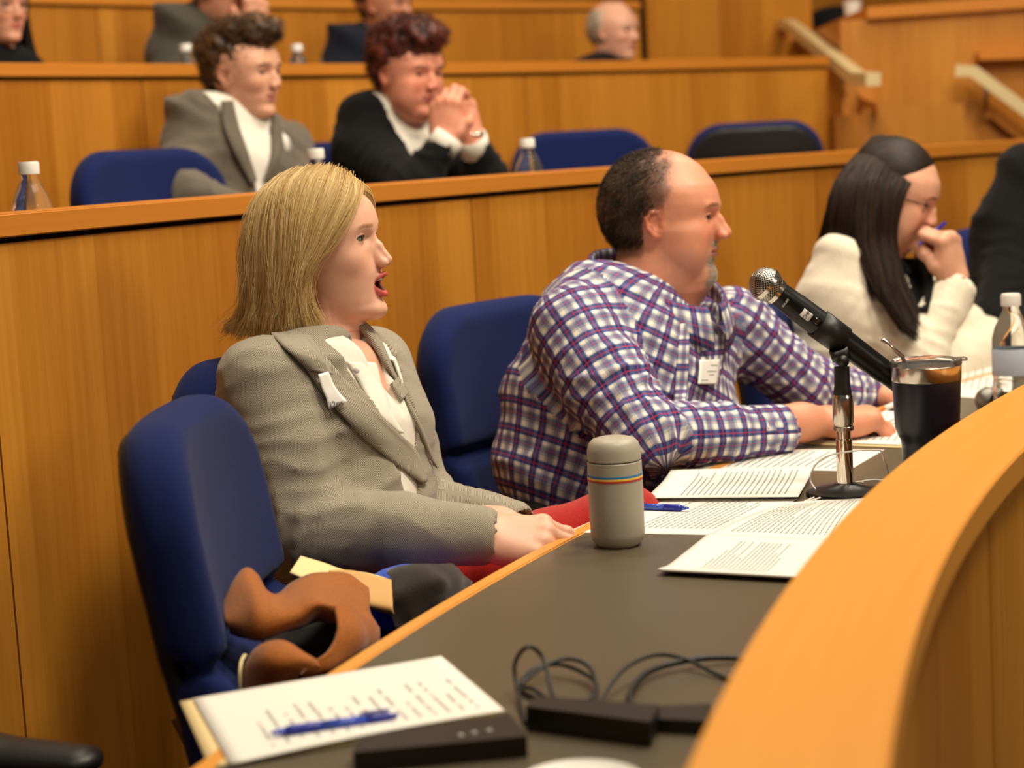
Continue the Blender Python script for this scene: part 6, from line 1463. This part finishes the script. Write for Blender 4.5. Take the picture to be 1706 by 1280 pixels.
# ---------------------------------------------------------------- pens
def pen(label, a, b, grip=MAT['pen_blue'], mid=MAT['pen_clear'], cap=None, r=.0052):
    a, b = Vector(a), Vector(b); d = b-a; t = thing('pen', label, 'pen', a, group=None); o = Vector((0, 0, 0))
    tube('tip', [o, d*.03, d*.12], [.0008, .0022, r*.72], mid, t, 12); tube('grip', [d*.12, d*.16, d*.38, d*.40], [r*.8, r, r, r*.9], grip, t, 14)
    tube('barrel', [d*.40, d*.75], [r*.92, r*.92], mid, t, 14); tube('end_cap', [d*.75, d*.78, d*.93, d*.95, d*1.0], [r*.9, r, r*.9, r*.5, r*.45], cap or grip, t, 14)
    bm = bmesh.new(); sd = d.cross(ZT).normalized(); add_box(bm, d*.82+ZT*(r+.0015), (d.length*.24, .004, .0016), d.to_track_quat('X', 'Z').to_matrix()); bm_obj('clip', bm, cap or grip, t, smooth=True, bevel=.0005)
    return t
z_ = ZD+.0105
pen('blue retractable pen on the handwritten sheet at the bottom', on_z(450, 1222, z_), on_z(662, 1192, z_))
pen('blue pen on the printed page right behind the grey bottle', on_z(1148, 847, ZD+.006), on_z(1045, 843, ZD+.006))
pen('white and orange pen held by the man in the plaid shirt', at(1440, 692, 3.42), at(1520, 664, 3.50), grip=mat('orange_grip', srgb(226, 130, 40), .5), mid=MAT['badge'], cap=MAT['badge'])
# ---------------------------------------------------------------- cables and devices
def cable(label, pts, r, material, name='cable', z=None):
    P = [on_z(q[0], q[1], ZD+r+(q[2] if len(q) > 2 else 0)) for q in pts]; P = spline(P, 8)
    o = tube(name, P, r, material, None, 8); tag(o, label, 'cable'); rebase(o, P[0]); return o
MAT['cable_black'] = mat('black_rubber', srgb(10, 9, 9), .5); MAT['cable_white'] = mat('white_rubber', srgb(226, 222, 214), .5)
cable('thin white cable looping over the desk around the microphone stand', [(1470, 872, .0), (1440, 806, .0), (1408, 812, .004), (1365, 830, .003), (1340, 836, .001), (1362, 824, .004), (1350, 800, .02), (1358, 776, .045), (1380, 760, .066), (1420, 752, .078), (1455, 750, .085), (1468, 752, .082), (1474, 770, .06), (1484, 796, .02), (1496, 800, .001)], .0014, MAT['cable_white'])
cable('white cable lying behind the microphone stand towards the ledge', [(1330, 842, 0), (1370, 822, 0), (1420, 806, .001), (1460, 800, .001), (1500, 808, 0)], .0014, MAT['cable_white'])
cable('thin black cable coiled in loops beside the power adapter', [(875, 1205, .0), (862, 1150, .008), (858, 1105, .03), (880, 1078, .045), (905, 1098, .03), (918, 1150, .012), (925, 1172, .008), (890, 1150, .006), (868, 1140, .004), (890, 1115, .008), (935, 1108, .01), (985, 1130, .008), (992, 1158, .005), (950, 1172, .003), (900, 1165, .002), (868, 1145, .003), (905, 1112, .014), (945, 1098, .018), (980, 1110, .014), (992, 1140, .008), (988, 1175, .004), (975, 1195, .002)], .0022, MAT['cable_black'])
cable('black cable arching from the power adapter towards the ledge', [(985, 1192, .002), (1005, 1160, .010), (1040, 1115, .02), (1090, 1092, .02), (1140, 1098, .01), (1190, 1122, .002), (1230, 1140, .0)], .0022, MAT['cable_black'])
cable('thick black cable curving to the ledge', [(1180, 1200, 0), (1110, 1200, 0), (1060, 1185, .002), (1050, 1155, .004), (1080, 1120, .006), (1140, 1102, .006), (1200, 1096, .004), (1260, 1100, .0)], .0034, MAT['cable_black'])
def slab(name, label, cat, C4, z, h, material, bev=.003):
    P = [on_z(*c, z) for c in C4]; bm = bmesh.new(); a = [bm.verts.new(p_) for p_ in P]; b = [bm.verts.new(p_+Vector((0, 0, h))) for p_ in P]
    bm.faces.new(a[::-1]); bm.faces.new(b)
    for i in range(4): bm.faces.new((a[i], a[(i+1) % 4], b[(i+1) % 4], b[i]))
    o = bm_obj(name, bm, material, None, smooth=True, bevel=bev, seg=3); tag(o, label, cat); rebase(o, P[0]); return o
MAT['adapter'] = mat('satin_black_plastic', srgb(24, 21, 17), .4)
ad = slab('power_adapter', 'black power adapter box below the coiled cable', 'adapter', [(878, 1218), (895, 1200), (1100, 1216), (1085, 1246)], ZD, .024, MAT['adapter'])
slab('cable_box', 'flat black connector box tucked beside the ledge', 'adapter', [(1092, 1222), (1100, 1200), (1185, 1196), (1175, 1226)], ZD, .014, MAT['adapter'])
ph = slab('conference_unit', 'flat dark desk unit with small lights in front of the handwritten sheet', 'device', [(590, 1290), (600, 1262), (850, 1222), (880, 1262)], ZD, .020, MAT['adapter'])
for i, xx in enumerate((768, 790, 815)):
    q = on_z(xx, 1222+3-i*4, ZD+.0205)-ph.location; bm = bmesh.new(); bmesh.ops.create_uvsphere(bm, u_segments=12, v_segments=8, radius=.003, matrix=Matrix.Translation(q)@Matrix.Diagonal((1, 1, .4, 1))); bm_obj('button', bm, mat('pale_button', srgb(170, 174, 160), .3), ph, smooth=True)
q = on_z(968, 1322, ZD); o = lathe('saucer', [(0, .004), (.03, .004), (.052, .010), (.054, .012), (.05, .009), (.03, 0), (0, 0)], MAT['bottle_cap'], None, 40); o.location = q; tag(o, 'pale rim of a small dish at the bottom edge of the frame', 'dish')
# ---------------------------------------------------------------- coat, folder and clothes on the empty chair
MAT['tan'] = fabric('tan_felted_wool', srgb(138, 76, 24), srgb(176, 104, 40), 500, .8, .15)
def fold(name, rows, material, parent=None, thick=.005, sub=6, amp=.0055, seed=0):
    """cloth through rows of (px, py, depth) points"""
    R_ = [spline([at(*q) for q in r], sub) for r in rows]; n = len(R_[0]); cols = [spline([r[j] for r in R_], sub) for j in range(n)]
    G = np.array([[tuple(cols[j][i]) for j in range(n)] for i in range(len(cols[0]))]); G = G+amp*np.stack([vnoise(G, 22, seed+j) for j in range(3)], -1)
    return grid_mesh(name, G, material, parent, thick=thick)
t = thing('coat', 'tan wool coat heaped on the seat of the empty navy chair', 'coat')
fold('coat_flap', [[(376, 1006, 2.19), (392, 968, 2.21), (410, 947, 2.23), (428, 958, 2.24), (442, 984, 2.25), (462, 992, 2.26), (492, 975, 2.28), (530, 958, 2.31), (575, 962, 2.33), (610, 985, 2.35)],
              [(378, 1030, 2.15), (398, 1020, 2.14), (420, 1012, 2.13), (440, 1015, 2.13), (462, 1018, 2.13), (490, 1012, 2.14), (520, 1004, 2.15), (548, 1008, 2.18), (575, 1010, 2.23), (615, 1015, 2.29)],
              [(384, 1042, 2.15), (404, 1052, 2.13), (424, 1056, 2.12), (446, 1052, 2.12), (470, 1044, 2.13), (500, 1034, 2.14), (525, 1018, 2.15), (556, 1018, 2.16), (596, 1026, 2.21), (628, 1046, 2.27)],
              [(384, 1046, 2.19), (404, 1058, 2.20), (424, 1062, 2.21), (446, 1060, 2.22), (470, 1052, 2.23), (500, 1046, 2.23), (530, 1036, 2.21), (562, 1040, 2.16), (604, 1052, 2.19), (626, 1076, 2.25)]], MAT['tan'], t)
fold('coat_front', [[(556, 1014, 2.15), (580, 1012, 2.17), (606, 1024, 2.21), (630, 1048, 2.27)], [(562, 1050, 2.12), (590, 1052, 2.14), (612, 1058, 2.18), (628, 1072, 2.25)], [(546, 1086, 2.10), (576, 1092, 2.12), (600, 1090, 2.16), (622, 1088, 2.23)], [(520, 1106, 2.09), (548, 1118, 2.10), (574, 1118, 2.13), (600, 1110, 2.19)], [(500, 1130, 2.09), (520, 1140, 2.10), (550, 1142, 2.12), (580, 1130, 2.17)]], MAT['tan'], t)
fold('coat_sleeve', [[(408, 1146, 2.10), (414, 1110, 2.09), (432, 1080, 2.09), (462, 1066, 2.10), (490, 1074, 2.11)], [(424, 1148, 2.06), (432, 1112, 2.05), (452, 1090, 2.05), (480, 1082, 2.06), (502, 1092, 2.08)], [(452, 1150, 2.05), (456, 1120, 2.04), (472, 1104, 2.04), (500, 1100, 2.05), (520, 1106, 2.07)], [(490, 1156, 2.06), (490, 1130, 2.05), (500, 1118, 2.05), (516, 1116, 2.06), (528, 1118, 2.07)]], MAT['tan'], t)
fold('coat_lining', [[(440, 1060, 2.27), (500, 1046, 2.29), (560, 1030, 2.31), (610, 1040, 2.31)], [(430, 1110, 2.23), (500, 1100, 2.25), (560, 1090, 2.27), (615, 1090, 2.27)], [(430, 1170, 2.19), (500, 1160, 2.21), (560, 1150, 2.23), (610, 1140, 2.23)]], mat('dark_lining', srgb(30, 18, 12), .7), t)
fold('collar_edge', [[(402, 1148, 2.08), (401, 1120, 2.08), (404, 1098, 2.09), (409, 1088, 2.10)], [(407, 1148, 2.08), (406, 1120, 2.08), (409, 1100, 2.09), (413, 1090, 2.10)]], MAT['manila'], t)
o = fold('envelope', [[(500, 928, 2.44), (540, 940, 2.44), (572, 951, 2.44), (610, 956, 2.43), (650, 966, 2.42)], [(482, 955, 2.38), (515, 968, 2.38), (552, 978, 2.38), (600, 990, 2.37), (652, 1004, 2.37)]], MAT['manila'], None, thick=.003, amp=.0005)
tag(o, 'cream folder sticking up from the tan coat on the empty chair', 'folder')
o = fold('folder_flap', [[(548, 952, 2.41), (590, 952, 2.40), (652, 968, 2.39)], [(556, 985, 2.36), (596, 1000, 2.35), (654, 1012, 2.35)], [(600, 1008, 2.36), (630, 1018, 2.36), (656, 1024, 2.36)]], mat('tan_card', srgb(206, 158, 92), .7), None, thick=.003, amp=.0005)
tag(o, 'tan card curling below the cream folder on the coat', 'folder')
F_ = Field((-.12, -.12, -.1), (.12, .12, .08), .007); F_.ell((0, 0, -.02), (.06, .06, .045), k=.02); F_.ell((.03, .01, -.035), (.05, .06, .035), k=.02); V, Q = F_.mesh(); V = V+normals_of(V, Q)*(.004*vnoise(V, 30))[:, None]
o = new_obj('scarf', np_mesh('scarf', V, Q), fabric('bright_blue_fleece', srgb(26, 64, 170), srgb(40, 88, 210), 500), None, at(676, 975, 2.50), smooth=True); tag(o, 'bright blue fleece bundle beside the blonde woman behind the folder', 'scarf')
o = fold('dark_garment', [[(650, 962, 2.42), (675, 948, 2.43), (705, 940, 2.44), (735, 938, 2.46), (760, 944, 2.48), (780, 962, 2.50)], [(646, 985, 2.38), (675, 975, 2.37), (708, 966, 2.38), (738, 962, 2.40), (765, 966, 2.44), (785, 975, 2.47)], [(648, 1015, 2.37), (676, 1010, 2.36), (710, 1002, 2.37), (742, 995, 2.39), (768, 990, 2.42), (788, 990, 2.45)], [(650, 1050, 2.36), (680, 1046, 2.36), (712, 1036, 2.37), (745, 1026, 2.38), (770, 1018, 2.41), (790, 1010, 2.44)]], fabric('dark_brown_cotton', srgb(30, 21, 16), srgb(46, 34, 26), 500), None, amp=.012, seed=5)
tag(o, 'dark brown crumpled garment draped at the desk edge beside the blonde woman', 'garment')
build_woman_res = build_woman(); man_res = build_man(); build_brunette(); build_dark_person(); build_young_1(); build_young_2(); build_back_row()
# writing on the name badges
def badge_text(bd, body, size, px, depth_off, right_px, up_px, material, parent):
    t = bvh(bd) if not bd.modifiers else bvh(bd)
    def hit(q):
        r = (at(q[0], q[1], 1)-CAM).normalized(); h = t.ray_cast(CAM, r); return (h[0] if h[0] is not None else None), r
    o, r = hit(px); a, _ = hit(right_px); b, _ = hit(up_px)
    if o is None or a is None or b is None: return
    text('lettering', body, size, o-r*.002, a-o, b-o, material, parent)
bd = build_woman_res[3]; badge_text(bd, 'i2ns', .012, (561, 673), 0, (570, 671), (557, 664), MAT['darkink'], bd)
bd2 = [c for c in man_res[0].children if c.name.startswith('badge')][0]
t_ = bvh(bd2); bm = bmesh.new()   # faint illegible print on the clipped badge
for (y, x0, x1) in ((609, 1184, 1196), (619, 1178, 1194), (625, 1182, 1190), (634, 1168, 1180)):
    q = []
    for (a, b) in ((x0, y-1), (x1, y-1), (x1, y+1), (x0, y+1)):
        r = (at(a, b, 1)-CAM).normalized(); h = t_.ray_cast(CAM, r)
        if h[0] is not None: q.append(h[0]-r*.0016)
    if len(q) == 4: bm.faces.new([bm.verts.new(p_) for p_ in q])
bm_obj('print', bm, MAT['ink'], bd2)
